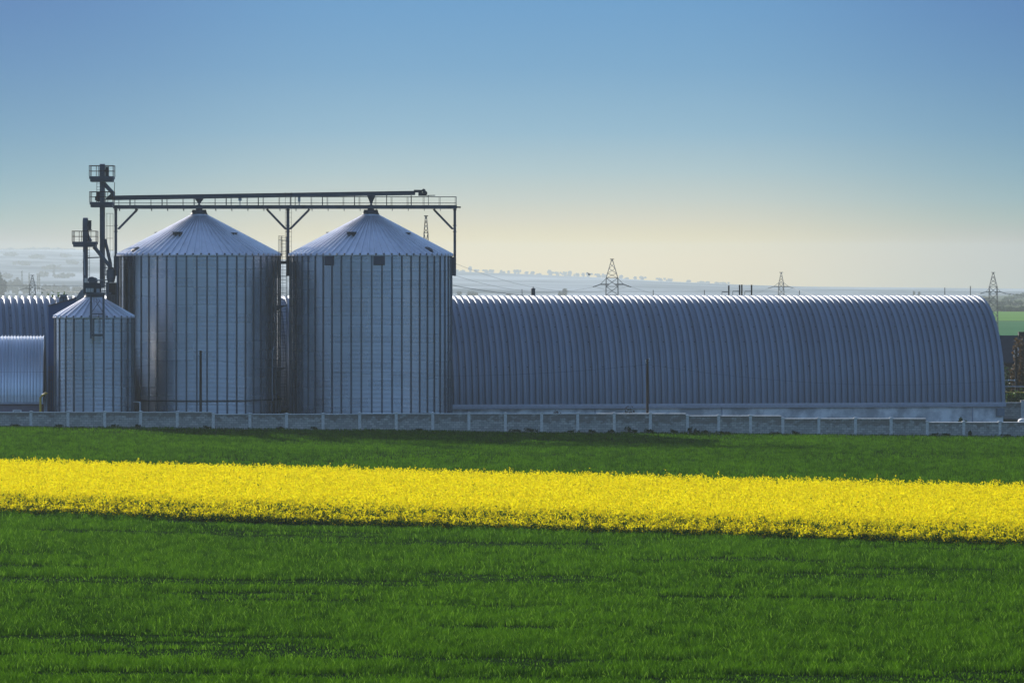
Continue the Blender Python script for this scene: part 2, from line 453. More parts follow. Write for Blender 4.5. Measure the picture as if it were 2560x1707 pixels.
# ================================================================ GRAIN SILOS
def silo(name, label, cx, cy, rad, z_eave, z_cone, r_top, n_stiff, n_roof, hatches=(), vents=(), stubs=()):
    gz0 = ground_z(cx)
    root = empty(name, (cx, cy, gz0), label, 'silo', 'galvanised grain silos')
    zb = 0.0; zt = z_eave - gz0
    # corrugated wall: one tier of sheets per 0.83 m
    per = 0.118; amp = 0.0085; seg = 180
    nrow = int((zt - zb) / per * 6)
    zz = np.linspace(zb, zt, nrow + 1)
    rr = rad + amp * np.sin(2 * np.pi * zz / per)
    a = np.arange(seg) * 2 * np.pi / seg
    v = np.stack([np.outer(rr, np.sin(a)), -np.outer(rr, np.cos(a)), np.repeat(zz[:, None], seg, 1)], -1).reshape(-1, 3)
    i = np.arange((nrow + 1) * seg).reshape(nrow + 1, seg); j = np.roll(i, -1, 1)
    f = np.stack([i[:-1], j[:-1], j[1:], i[1:]], -1).reshape(-1, 4)
    tier = (np.repeat((zz[:-1, None] + zz[1:, None]) / 2 / (per * 7), seg, 1)).astype(int)
    ncol = n_stiff // 2
    colm = np.repeat((np.arange(seg)[None, :] * ncol // seg), nrow, 0)
    hsh = RNG.random((200, 200))
    sheet = hsh[tier, (colm + (tier % 2) * 7) % 200].ravel()
    fast_mesh('corrugated_wall', v, f, GALV, root, ('sheet', sheet, 'FACE'), smooth=True)
    # stiffener columns
    first = None
    for k in range(n_stiff):
        ang = 2 * math.pi * (k + .35) / n_stiff
        if first is None:
            m = MB(); w_ = .078; d_ = .085
            m.box(-w_, w_, -rad - d_ * .5, -rad + .005, zb, zt - .03)
            m.box(-w_ * .45, w_ * .45, -rad - d_, -rad - d_ * .5 + .002, zb, zt - .04)
            o = first = m.build('stiffener', STIFF, root)
        else:
            o = first.copy(); COL.objects.link(o)
        o.rotation_euler = (0, 0, ang)
    # roof cone with raised ribs
    m = MB(); zc = z_cone - gz0; re = rad + .16
    sl = (zc - zt) / (re - r_top)
    ribw = .06; ribh = .14
    v = []; f = []
    for k in range(n_roof):
        a0 = 2 * math.pi * k / n_roof; a1 = 2 * math.pi * (k + 1) / n_roof
        def P(ang, r, dz=0): return (r * math.sin(ang), -r * math.cos(ang), zt + (re - r) * sl + dz)
        b = len(v)
        for r in (re, (re + r_top) / 2, r_top):
            wa = min(ribw / r, .3 * (a1 - a0))
            am = (a0 + a1) / 2
            v += [P(a0, r, ribh), P(a0 + wa, r, ribh), P(a0 + wa * 1.6, r, 0), P(am, r, -.012), P(a1 - wa * 1.6, r, 0), P(a1 - wa, r, ribh), P(a1, r, ribh)]
        for q in range(2):
            for c in range(6):
                i0 = b + q * 7 + c; f.append((i0, i0 + 1, i0 + 8, i0 + 7))
        # drip edge
        v += [P(a0, re, -.10), P(a1, re, -.10)]
        f.append((b + 2, v.__len__() - 2, v.__len__() - 1, b + 4))
    m.add(v, f)
    roof = m.build('roof', ROOFM, root)
    # collar and cap at the top
    c = MB(); c.lathe([(r_top + .12, zc - .06), (r_top + .12, zc + .13), (r_top + .0, zc + .16)], 32); c.build('roof_collar', ROOFM, root)
    c = MB(); c.lathe([(r_top + .1, zc + .161), (r_top + .02, zc + .25), (r_top - .06, zc + .55), (.30, zc + .56), (.30, zc + .78), (.24, zc + 1.0)], 28)
    c.build('roof_cap', STEELD, root)
    def cone_pt(ang, t):      # t: 0 at the eave, 1 at the top
        r = re + (r_top - re) * t
        return Vector((r * math.sin(ang), -r * math.cos(ang), zt + (re - r) * sl))
    for ang, t, big in vents:
        m = MB(); s_ = .36 if big else .24; e_ = .24 if big else .08
        m.box(-s_, s_, -.24, .26, -.1, e_); m.box(-s_ - .05, s_ + .05, -.31, .28, e_ + .001, e_ + .05); m.box(-s_ * .4, s_ * .4, -.30, -.241, .0, e_ * .7)
        o = m.build('roof_vent', STEELD, root); o.location = cone_pt(ang, t); o.rotation_euler = (0, 0, ang)
    for ang, t in stubs:
        m = MB(); m.lathe([(.42, -.3), (.42, .12), (.36, .16), (.0, .20)], 20)
        o = m.build('roof_hatch', STEELD, root); o.location = cone_pt(ang, t); o.rotation_euler = (R(28) * math.cos(ang), R(28) * math.sin(ang), 0)
    for ang, wd, hh in hatches:
        m = MB(); m.box(-wd / 2, wd / 2, -rad - .10, -rad + .01, zt - hh, zt - .045)
        m.box(-wd / 2 + .06, wd / 2 - .06, -rad - .12, -rad - .101, zt - hh + .06, zt - .12)
        o = m.build('eave_plate', DARKP, root); o.rotation_euler = (0, 0, ang)
    return root, zt

YS = 395.5
ZE = Z(638, YS)
ZCN = Z(539.5, YS)
c1 = X(498, YS); c2 = X(927, YS)
SR = 202 / F * YS * (1 - .00)
def side_ang(px, cpx): return math.asin(max(-1, min(1, (px - cpx) / 202)))
silo1, zt1 = silo('grain_silo', 'tall corrugated silo with the tall bucket elevator at its left side', c1, YS, SR, ZE, ZCN, .70, 50, 66,
    hatches=[(side_ang(337, 498), .62, .95)],
    vents=[(-.42, .50, True), (.98, .53, False), (-1.6, .55, False)], stubs=[(-.95, .12)])
silo2, zt2 = silo('grain_silo', 'tall corrugated silo directly in front of the end of the long arched hall', c2, YS, SR, ZE, ZCN, .70, 50, 66,
    hatches=[(side_ang(831, 927), .9, .95), (side_ang(954, 927), 1.05, .95)],
    vents=[(-.40, .50, True), (1.02, .53, False), (-1.6, .55, False)], stubs=[(.92, .12)])
YS3 = 384.0
c3 = X(234.5, YS3)
silo3, zt3 = silo('grain_silo', 'small short grain silo with a steel platform above its cone roof', c3, YS3, 97.5 / F * YS3, Z(792, YS3), Z(746.6, YS3), .80, 24, 30)
# pipe ring around the first tall silo
gz1 = ground_z(c1)
m = MB()
pr = [(math.sin(a) * (SR + .14), -math.cos(a) * (SR + .14), Z(1002, YS - SR) - gz1) for a in np.linspace(-1.5, 1.75, 60)]
m.tube(pr, .045, 6); m.build('pipe_ring', STEELD, silo1)
# ladder with landings on the right flank of the first tall silo
def ladder(mb, x, y, z0, z1, w=.4, step=.3, r=.025, cage=None, axis='x'):
    for s in (-1, 1):
        a = (x + s * w / 2, y, z0) if axis == 'x' else (x, y + s * w / 2, z0)
        b = (a[0], a[1], z1)
        mb.bar(a, b, r * 2)
    z = z0 + step / 2
    while z < z1:
        if axis == 'x': mb.bar((x - w / 2, y, z), (x + w / 2, y, z), r * 1.4)
        else: mb.bar((x, y - w / 2, z), (x, y + w / 2, z), r * 1.4)
        z += step
def s1(px, py, Y): return (X(px, Y) - c1, Y - YS, Z(py, Y) - gz1)
m = MB()
yl = YS - 1.2
xl = X(709, yl) - c1
ladder(m, xl, -1.2, .3, Z(592, yl) - gz1, w=.5, r=.022)
for py in list(range(600, 1020, 30)):
    z = Z(py, yl) - gz1
    m.bar((xl - .45, -1.55, z), (xl + .35, -1.55, z), .035); m.bar((xl - .45, -1.55, z), (xl - .45, -1.2, z), .035); m.bar((xl + .35, -1.55, z), (xl + .35, -1.2, z), .035)
for dx in (-.45, -.05, .35):
    m.bar((xl + dx, -1.56, Z(1010, yl) - gz1), (xl + dx, -1.56, Z(600, yl) - gz1), .03)
m.build('ladder', STEEL, silo1)
for py in (765, 920):
    m = MB(); z = Z(py, yl) - gz1
    m.box(xl - .9, xl + .35, -1.9, -.9, z, z + .08)
    m.prism([(xl - .9, z - .002), (xl + .2, z - .002), (xl - .9, z - .55)], -1.7, -1.6)
    m.bar((xl - .9, -1.85, z + .08), (xl - .9, -1.85, z + 1.1), .04); m.bar((xl - .9, -1.85, z + 1.1), (xl - .4, -1.85, z + 1.1), .04)
    m.build('ladder_landing', STEEL, silo1)
m = MB()
m.tube([s1(681.5, 880, YS - 4.6), s1(681.5, 1002, YS - 4.6)], .035, 6); m.tube([s1(681.5, 880, YS - 4.6), s1(685, 866, YS - 4.4)], .035, 6)
m.build('drain_pipe', STEELL, silo1)

# ================================================================ OVERHEAD CONVEYOR on posts
YC = 395.5
def cv(px, py, dy=0.0): return (X(px, YC), dy, Z(py, YC))
conv = empty('overhead_conveyor', (0, YC, 0), 'long grey overhead grain conveyor with railed catwalk bridging both tall silos', 'conveyor')
# catwalk: two channel beams and a deck
for dy in (-.55, .55):
    m = MB()
    xa, xb = X(284, YC), X(1142, YC); z0, z1 = Z(521.5, YC), Z(514, YC)
    m.box(xa, xb, dy - .03, dy + .03, z0, z1)
    m.box(xa, xb, dy - .09, dy + .09, z0 - .025, z0 - .001); m.box(xa, xb, dy - .09, dy + .09, z1 + .001, z1 + .025)
    m.build('catwalk_beam', STEEL, conv)
m = MB(); m.box(X(286, YC), X(1141, YC), -.5, .5, Z(516, YC), Z(515, YC)); m.build('deck', STEELD, conv)
x = 299.0
while x < 1140:
    MB().bar(cv(x, 527.5, .0), cv(x, 522.6, .0), .035, .9).build('cross_bearer', STEELD, conv); x += 40.1
MB().bar(cv(1142.2, 518, 0), cv(1152, 518.3, 0), .14, .3).build('end_stub', STEELD, conv)
# the closed conveyor trough rises slightly towards its drive end
m = MB()
def slope_box(px0, px1, yt0, yb0, yt1, yb1, y0, y1):
    v = [(X(p, YC), y, Z(q, YC)) for p, (qt, qb) in ((px0, (yt0, yb0)), (px1, (yt1, yb1))) for y in (y0, y1) for q in (qb, qt)]
    m.add(v, [(0, 1, 3, 2), (4, 6, 7, 5), (0, 4, 5, 1), (2, 3, 7, 6), (0, 2, 6, 4), (1, 5, 7, 3)])
slope_box(284, 1038, 490.3, 500.6, 478.6, 488.0, -.25, .25)
slope_box(284, 1038, 489.4, 490.2, 477.6, 478.5, -.30, .30)
m.build('conveyor_trough', STEEL, conv)
x = 325.0
while x < 1000:
    yb = 500.6 + (x - 284) / 754 * (488.0 - 500.6)
    MB().bar(cv(x, yb + .2, 0), cv(x, 515, 0), .07, .4).build('trough_support', STEELD, conv); x += 80.2
m = MB()
m.box(X(1035, YC), X(1055, YC), -.36, .36, Z(481.5, YC), Z(475, YC)); m.box(X(1046, YC), X(1066, YC), -.3, .3, Z(488.7, YC), Z(478.2, YC) - .12)
m.tube([(X(1059.5, YC), -.5, Z(477, YC)), (X(1059.5, YC), .5, Z(477, YC))], .17, 14)
m.tube([(X(1063, YC), -.35, Z(483, YC)), (X(1063, YC), .35, Z(483, YC))], .2, 14)
m.box(X(1046, YC), X(1069, YC), -.3, .3, Z(490, YC), Z(488.8, YC)); m.bar(cv(1066, 489.2, 0), cv(1088, 488.7, 0), .07, .4)
m.build('drive_unit', STEELD, conv)
for px in (1028, 1071):
    m = MB(); m.bar(cv(px, 514.9, 0), cv(px, 489, 0), .09 if px < 1050 else .05); m.build('drive_stand', STEELD, conv)
# railings, one on each side
for side, off in ((-.62, 0.0), (.62, -3.6)):
    m = MB()
    x = 299.0 + off
    while x < 1145:
        m.bar(cv(x, 514, side), cv(x, 492.3, side), .035); x += 40.1
    m.bar(cv(286, 492.3, side), cv(1141, 492.3, side), .04); m.bar(cv(286, 507.8, side), cv(1141, 507.8, side), .03)
    m.bar(cv(1140.5, 514, side), cv(1140.5, 492, side), .045)
    m.build('handrail', STEEL if side < 0 else RUST, conv)
# spouts into the silos
for px in (498, 928):
    yb = 500.6 + (px - 284) / 754 * (488.0 - 500.6)
    m = MB(); s_ = YC / F
    def ring(h, py): return [(X(px - h, YC), -h * s_, Z(py, YC)), (X(px + h, YC), -h * s_, Z(py, YC)), (X(px + h, YC), h * s_, Z(py, YC)), (X(px - h, YC), h * s_, Z(py, YC))]
    v = ring(10, yb + .2) + ring(9, yb + 2.5) + ring(2.6, 508.5) + ring(2.4, 521) + ring(5.5, 522.0) + ring(6.5, 527)
    f = [(0, 1, 2, 3)] + [(i * 4 + k, i * 4 + (k + 1) % 4, i * 4 + 4 + (k + 1) % 4, i * 4 + 4 + k) for i in range(5) for k in range(4)]
    m.add(v, f); m.build('discharge_spout', STEEL, conv)
for px in (600, 748):
    yb = 500.6 + (px - 284) / 754 * (488.0 - 500.6)
    m = MB(); m.box(X(px - 4 if px < 700 else px - 3, YC), X(px + 4 if px < 700 else px + 3, YC), -.15, .15, Z(yb + (7 if px < 700 else 12), YC), Z(yb + .2, YC)); m.bar(cv(px, yb + 7), cv(px, 514), .08)
    m.build('slide_gate', STEELL, conv)
# posts with brackets and braces
for px, pb, wd in ((289.5, 1050, .24), (719.8, 1050, .27), (1137, 1050, .24)):
    m = MB(); m.box(X(px, YC) - wd / 2, X(px, YC) + wd / 2, -.14, .14, Z(690, YC) if px != 719.8 else Z(690, YC), Z(522.6, YC))
    for q in (524, 563, 578): m.box(X(px, YC) - wd / 2 - .05, X(px, YC) + wd / 2 + .05, -.18, .18, Z(q + 2, YC), Z(q, YC))
    m.build('support_post', STEEL, conv)
for px, sg, x2 in ((290.5, 1, 345), (719.8, -1, 666), (719.8, 1, 775), (1137, -1, 1083)):
    m = MB(); a = cv(px + sg * 3.5, 572.0); b = cv(x2 - sg * 3, 525.5)
    m.bar(a, (a[0] + sg * .12, a[1], a[2] + .03), .16); m.bar((a[0] + sg * .1, 0, a[2]), b, .2); m.bar(b, (b[0] + sg * .05, 0, Z(522.7, YC)), .2)
    m.build('brace', STEEL, conv)
m = MB(); m.box(X(1131, YC), X(1140, YC), -.3, .3, Z(689, YC), Z(643, YC)); m.build('post_bracket', STEEL, conv)
m = MB(); m.box(X(716, YC), X(727, YC), -.3, .3, Z(689, YC), Z(655, YC)); m.box(X(703, YC), X(731, YC), -.4, .4, Z(658.5, YC), Z(653, YC)); m.build('post_bracket', STEELD, conv)
m = MB(); m.box(X(285, YC), X(297, YC), -.3, .3, Z(690, YC), Z(640, YC)); m.build('post_bracket', STEEL, conv)
# hoop ladder beside the middle post and rail frame
m = MB()
ladder(m, X(713, YC), -.5, Z(655, YC), Z(590, YC), w=.55, r=.018)
for px in (697, 700, 705): m.bar(cv(px, 640, -.6), cv(px, 590, -.6), .03)
m.bar(cv(697, 590, -.6), cv(712, 590.5, -.6), .03)
for px in (714, 729.5): m.bar(cv(px, 655, -.5), cv(px, 481, -.5), .028)
for q in range(484, 655, 12): m.bar(cv(714, q, -.5), cv(729.5, q, -.5), .02)
m.build('access_ladder', RUST, conv)

# ================================================================ BUCKET ELEVATORS
def elevator(name, label, Y, px_leg, wpx, head_top, head_bot, hw, plats, leg_bot, motor, extras):
    root = empty(name, (X(px_leg, Y), Y, 0), label, 'grain elevator', 'bucket elevators')
    x0 = X(px_leg, Y); s = Y / F
    def q(px, py, dy=0.0): return (X(px, Y) - x0, dy, Z(py, Y))
    m = MB()
    for dy in (-.42, .42):
        m.box(-wpx / 2 * s, wpx / 2 * s, dy - .16, dy + .16, Z(leg_bot, Y), Z(head_bot, Y))
    py = head_bot + 40
    while py < leg_bot:
        m.box(-wpx / 2 * s - .03, wpx / 2 * s + .03, -.62, .62, Z(py + .8, Y), Z(py, Y)); py += 52
    m.build('leg_casing', STEEL, root)
    # rounded head
    m = MB(); n = 10; r = .62; zt = Z(head_top, Y); zb = Z(head_bot, Y)
    prof = [(-r, zb), (-r, zt - r)] + [(-r * math.cos(math.pi * k / n), zt - r + r * math.sin(math.pi * k / n)) for k in range(1, n)] + [(r, zt - r), (r, zb)]
    k = len(prof)
    v = [(-hw * s, a, b) for a, b in prof] + [(hw * s, a, b) for a, b in prof]
    m.add(v, [tuple(range(k)), tuple(reversed(range(k, 2 * k)))] + [(i, (i + 1) % k, (i + 1) % k + k, i + k) for i in range(k)])
    zj = zb + (zt - zb) * .45
    m.box(-hw * s - .04, hw * s + .04, -r - .04, r + .04, zj, zj + .05)
    m.build('head', STEEL, root)
    mx, my = motor
    m = MB(); a = q(mx, my)
    m.tube([(hw * s, 0, a[2]), (a[0] - .15, 0, a[2])], .1, 10); m.box(a[0] - .16, a[0] + .14, -.18, .18, a[2] - .2, a[2] + .2)
    m.tube([(a[0], 0, a[2] - .5), (a[0], 0, a[2] + .30)], .14, 12); m.tube([(a[0], 0, a[2] + .301), (a[0], 0, a[2] + .36)], .18, 12)
    m.bar((hw * s, 0, a[2] - .52), (a[0] + .2, 0, a[2] - .52), .07, .4)
    m.build('drive_motor', STEELD, root)
    for (xa, xb, rt, rb, sb) in plats:
        m = MB(); A = X(xa, Y) - x0; B = X(xb, Y) - x0; d = 1.0
        m.box(A + .08, B - .08, -d + .08, d - .08, Z(sb, Y), Z(rb + (sb - rb) * .52, Y))
        zt_ = Z(rb + (sb - rb) * .5, Y); zb_ = zt_
        t = MB(); kz0, kz1 = zb_, Z(rb, Y)
        t.box(A, B, -d - .02, -d + .02, kz0, kz1); t.box(A, B, d - .02, d + .02, kz0, kz1)
        t.box(A, A + .04, -d + .021, d - .021, kz0, kz1); t.box(B - .04, B, -d + .021, d - .021, kz0, kz1)
        pl = m.build('platform', STEEL, root); t.build('kick_plate', STEEL, pl)
        h = MB(); zr = Z(rt, Y); zm = (zr + kz1) / 2
        for dy in (-d, d):
            h.bar((A, dy, zr), (B, dy, zr), .05); h.bar((A, dy, zm), (B, dy, zm), .035)
            for fr in (0.0, .30, .70, 1.0): h.bar((A + (B - A) * fr, dy, kz1), (A + (B - A) * fr, dy, zr), .05)
        for xx in (A, B):
            h.bar((xx, -d, zr), (xx, d, zr), .05); h.bar((xx, -d, zm), (xx, d, zm), .035); h.bar((xx, 0, kz1), (xx, 0, zr), .05)
        h.build('handrail', RUST, pl)
    extras(root, q, s)
    return root

def ex_tall(root, q, s):
    m = MB(); m.tube([q(260, 458, -.3), q(267, 466, -.3), q(281, 481, -.3), q(283.5, 492, -.3)], .19, 10); m.build('chute', STEEL, root)
    m = MB(); m.prism([(q(262, 0)[0], q(0, 500)[2]), (q(284, 0)[0], q(0, 500)[2]), (q(284, 0)[0], q(0, 481)[2]), (q(279, 0)[0], q(0, 483)[2])], -.3, .3); m.build('inlet_hood', STEELD, root)
    m = MB(); ladder(m, q(247.5, 0)[0], -.5, q(0, 504)[2], q(0, 456)[2], w=.3, r=.02); m.build('ladder', RUST, root)
    m = MB(); m.bar(q(286.5, 456, 0), q(285.5, 490, 0), .05); m.build('stay', RUST, root)
    m = MB(); m.box(q(238.5, 0)[0], q(244, 0)[0], -.4, .2, q(0, 501.5)[2], q(0, 491)[2]); m.box(q(243, 0)[0], q(250, 0)[0], -.3, .1, q(0, 504)[2], q(0, 480)[2]); m.build('control_box', STEELD, root)
    # two spouts to the boot and a rusty rail frame
    m = MB(); m.tube([q(262.5, 598, -.2), q(269, 625, -.2), q(276.5, 658, -.2), q(277, 668, -.2)], .15, 10); m.build('spout', STEEL, root)
    m = MB()
    for px, py in ((268, 534), (276, 534), (283.5, 534)): m.bar(q(px, 640, -.3), q(px, py, -.3), .03)
    for py in (534, 565, 596, 626): m.bar(q(266, py, -.3), q(284, py, -.3), .03)
    m.build('rail_frame', RUST, root)
def ex_small(root, q, s):
    m = MB(); m.tube([q(218, 584, -.2), q(222, 596, -.2), q(228, 604, -.2)], .17, 10); m.build('hood', STEEL, root)
    m = MB(); m.tube([q(235, 617, -.2), q(239, 621, -.2), q(251, 636, -.2), q(262, 650, -.1), q(272, 662, -.1), q(277, 668, -.1)], .18, 10); m.build('chute', STEEL, root)
    m = MB(); ladder(m, q(222, 0)[0], -.35, q(0, 692)[2], q(0, 618)[2], w=.22, r=.014, step=.26)
    for py in range(626, 694, 15): m.bar(q(207.5, py, -.35), q(225.5, py, -.35), .03)
    m.build('ladder', STEELD, root)
    m = MB(); m.bar(q(219, 644.5, 0), q(252, 643.5, 0), .1); m.build('tie_beam', STEEL, root)
    m = MB(); m.tube([q(210.5, 630, -.62), q(214, 688, -.62)], .05, 8); m.build('cable_pipe', STEELL, root)
YE = 393.0
elevator('bucket_elevator', 'tallest bucket elevator with two railed platforms left of the tall silos', YE, 256, 10.2, 409.8, 446, 6.0,
         [(225.6, 285, 414.8, 441.5, 455), (226.5, 284.3, 480, 505.5, 518.5)], 720, (268.5, 427), ex_tall)
YE2 = 391.0
elevator('bucket_elevator', 'shorter bucket elevator with one railed platform standing behind the small silo', YE2, 213.7, 9.0, 544.3, 608, 5.6,
         [(183, 242.4, 578.2, 604.5, 617.5)], 735, (224.5, 561), ex_small)

# ================================================================ CLEANING CABIN and PLATFORM around the small silo
YP = 379.6
def pq(px, py, Y=YP): return (X(px, Y) - c3, Y - YP, Z(py, Y))
plat = empty('service_platform', (c3, YP, 0), 'grey steel service platform on two columns in front of the small silo roof', 'platform')
for px in (227.6, 258.8):
    m = MB(); a = pq(px, 846); b = pq(px, 735 if px > 240 else 730); m.box(a[0] - .085, a[0] + .085, -.1, .1, a[2], b[2]); m.build('column', STEEL, plat)
for py, t in ((785, .09), (837.5, .16)):
    m = MB(); a = pq(229.8, py); b = pq(256.6, py); m.bar(a, b, t, .12); m.build('cross_beam', STEEL, plat)
m = MB(); m.bar(pq(229.6, 780), pq(249, 752), .045); m.bar(pq(256.8, 780), pq(238, 752), .045, .035); m.build('x_brace', STEELD, plat)
m = MB()
a = pq(228.5, 735.4); b = pq(271.5, 731.3); m.box(a[0], b[0], -.4, 2.6, a[2], b[2]); m.build('deck', STEEL, plat)
m = MB()
for px in (253, 257, 261, 265, 269): m.bar(pq(px, 731), pq(px, 708), .05)
m.bar(pq(250, 708), pq(271, 706), .06); m.bar(pq(250, 714.5), pq(271, 714), .045); m.bar(pq(271, 731), pq(271, 706), .07); m.bar(pq(240, 701.5), pq(269, 699.5), .09); m.bar(pq(254, 728), pq(270, 727), .08)
m.build('handrail', STEEL, plat)
clean = empty('grain_cleaner', (c3, YP + 2.0, 0), 'pale ribbed grain cleaning machine on the platform above the small silo', 'machine')
YM = YP + 1.0
def mq(px, py, dy=0): return (X(px, YM) - c3, YM - YP - 2.0 + dy, Z(py, YM))
m = MB(); a = mq(209.5, 731); b = mq(250, 707); m.box(a[0], b[0], -.9, .5, a[2], b[2]); a = mq(209, 735.3); b = mq(228, 731); m.box(a[0], b[0], -.9, .5, a[2], b[2] - .002); m.build('body', STEELD, clean)
for i, px in enumerate((216, 220, 224, 228, 232)):
    m = MB(); a = mq(px - 1.3, 730.5); b = mq(px + 1.3, 720.5); m.box(a[0], b[0], -.98, -.902, a[2], b[2]); m.build('rib', CONC, clean)
for i, px in enumerate((212, 215.4, 219)):
    m = MB(); a = mq(px - 1.2, 706.5); b = mq(px + 1.2, 695.5); m.box(a[0], b[0], -.8, -.6, a[2], b[2]); m.build('rib', CONC, clean)
m = MB()
pts = [(221, 707), (221, 699), (224, 694), (236, 694), (239.5, 697), (239.5, 707)]
m.prism([(mq(p, 0)[0], mq(0, r_)[2]) for p, r_ in pts], -.7, .5)
m.tube([mq(223, 704, -1.7 + 1.0), mq(223, 697, -.7), mq(225, 694.4, -.7), mq(236, 694.2, -.7)], .07, 8)
m.tube([(mq(229, 0)[0], -.8, mq(0, 700)[2]), (mq(229, 0)[0], -.7, mq(0, 700)[2])], .3, 16)
m.build('fan_housing', STEEL, clean)
m = MB(); m.tube([mq(239.6, 701), mq(262, 700.2), mq(268, 699)], .06, 8); m.build('outlet_pipe', CONC, clean)
m = MB(); a = mq(241, 731); b = mq(249, 722); m.box(a[0], b[0], -1.05, -.903, a[2], b[2]); m.build('panel_box', STEELL, clean)

# dark machine cabin between the elevators and the first tall silo
cab = empty('machine_cabin', (X(281, 391.5), 391.5, ground_z(-36)), 'dark boxy machine house squeezed between the tall elevator and the first tall silo', 'machine house')
def cq(px, py, dy=0): return (X(px, 391.5) - X(281, 391.5), dy, Z(py, 391.5) - ground_z(-36))
m = MB(); a = cq(268, 790); b = cq(293, 706.5); m.box(a[0], b[0], -.8, 1.2, 0, b[2]); m.build('housing', STEELD, cab)
m = MB(); a = cq(271.5, 737); b = cq(290.5, 708.5); m.box(a[0], b[0], -.84, -.802, a[2], b[2]); m.build('opening', GLASS, cab)
m = MB(); a = cq(293.2, 0); b = cq(297, 640); m.box(a[0], b[0], -.7, .9, 0, b[2]); m.build('side_duct', STEEL, cab)
m = MB(); m.lathe([(.30, cq(0, 706)[2]), (.42, cq(0, 694)[2]), (.42, cq(0, 676)[2]), (.2, cq(0, 668)[2])], 16, c=(cq(278, 0)[0], -.2, 0)); m.box(cq(270, 0)[0], cq(285, 0)[0], -.6, .2, cq(0, 688.5)[2], cq(0, 686)[2]); m.build('hopper', STEEL, cab)
m = MB()
for px in (262.5, 265.5): m.bar(cq(px, 690, -.5), cq(px, 658, -.5), .06)
for py in (669, 686): m.bar(cq(261, py, -.5), cq(284, py, -.5), .09)
m.build('hopper_frame', STEEL, cab)
m = MB()
m.bar(cq(262, 738, -.85), cq(292, 738, -.85), .06); m.bar(cq(262, 751, -.85), cq(285, 751, -.85), .05)
for px in (281, 288): m.bar(cq(px, 762, -.85), cq(px, 738, -.85), .05)
m.build('rails', STEEL, cab)

# ================================================================ LONG ARCHED HALL
TH = R(9.4)
ax = Vector((math.cos(TH), math.sin(TH), 0)); bk = Vector((-math.sin(TH), math.cos(TH), 0))
HX1 = 48.25
HY0 = 408.8
hall = empty('arched_hall', (HX1, HY0 + HX1 * math.tan(TH), 0), 'very long ribbed steel arch hall stretching behind the silos to the right', 'hall', rz=TH)
Z_FOOT = Z(1011, 412.0); HALL_H = Z(738.5, 420) - Z_FOOT; HB = 10.0
LEN = 109.0
per = 0.615
nrib = int(LEN / per)
def arch(t):     # t 0..1 front foot to back foot -> (depth, height) and outward normal
    a = math.pi * t
    ex = 0.94
    y = HB - HB * math.copysign(abs(math.cos(a)) ** ex, math.cos(a)); z = HALL_H * abs(math.sin(a)) ** ex
    return y, z
NT = 84
ts = [i / NT for i in range(NT + 1)]
pts = [arch(t) for t in ts]
nrm = []
for i in range(NT + 1):
    p0 = pts[max(0, i - 1)]; p1 = pts[min(NT, i + 1)]
    d = Vector((p1[0] - p0[0], p1[1] - p0[1])).normalized()
    nrm.append((-d.y, d.x))
prof = [(0.0, -0.03), (0.13, -0.03), (0.155, 0.0), (0.185, 0.15), (0.215, 0.185), (0.29, 0.20), (0.41, 0.20), (0.485, 0.185), (0.515, 0.15), (0.56, 0.0), (0.585, -0.03)]
vv = []
for k in range(nrib):
    for u_, o_ in prof: vv.append((-LEN + k * per + u_, o_))
vv.append((-LEN + nrib * per, -0.03))
nv = len(vv)
V = np.zeros((NT + 1, nv, 3))
for i in range(NT + 1):
    for j, (u_, o_) in enumerate(vv):
        V[i, j] = (u_ + LEN - nrib * per, pts[i][0] + nrm[i][0] * (o_ - .2), pts[i][1] + nrm[i][1] * (o_ - .2))
idx = np.arange((NT + 1) * nv).reshape(NT + 1, nv)
fc = np.stack([idx[:-1, :-1], idx[:-1, 1:], idx[1:, 1:], idx[1:, :-1]], -1).reshape(-1, 4)
rb_ = (np.arange(nv - 1) // len(prof))
hs = RNG.random(400)
sheet = np.repeat(hs[rb_][None, :], NT, 0).ravel()
ro = fast_mesh('arched_roof', V.reshape(-1, 3), fc, HALLM, hall, ('sheet', sheet, 'FACE'))
ro.location = (0, 0, Z_FOOT)
# bolts on the pans
m = MB()
for fr_t, mod in ((.36, 0), (.315, 0), (.255, 0), (.20, 0), (.115, 0)):
    i = int(fr_t * NT)
    y_, z_ = pts[i]; nx_, nz_ = nrm[i]
    for k in range(0, nrib):
        if k % 5 not in (0, 2): continue
        u0 = (k + .05) * per + LEN - nrib * per - LEN
        c = Vector((u0 + .03, y_ + nx_ * (-.17), z_ + nz_ * (-.17)))
        m.box(c.x - .05, c.x + .05, c.y - .03, c.y + .03, c.z - .03, c.z + .03)
m.build('bolts', STEELD, hall, loc=(0, 0, Z_FOOT))['kind'] = 'stuff'
# end walls
for xe in (-.3, -LEN + .3):
    m = MB(); n = NT + 1
    v = [(xe, pts[i][0] + nrm[i][0] * -.24, pts[i][1] + nrm[i][1] * -.24) for i in range(n)]
    v2 = [(xe + .12, a[1], a[2]) for a in v]
    m.add(v + v2, [tuple(range(n)), tuple(reversed(range(n, 2 * n)))])
    m.build('end_wall', STEELL, hall, loc=(0, 0, Z_FOOT))
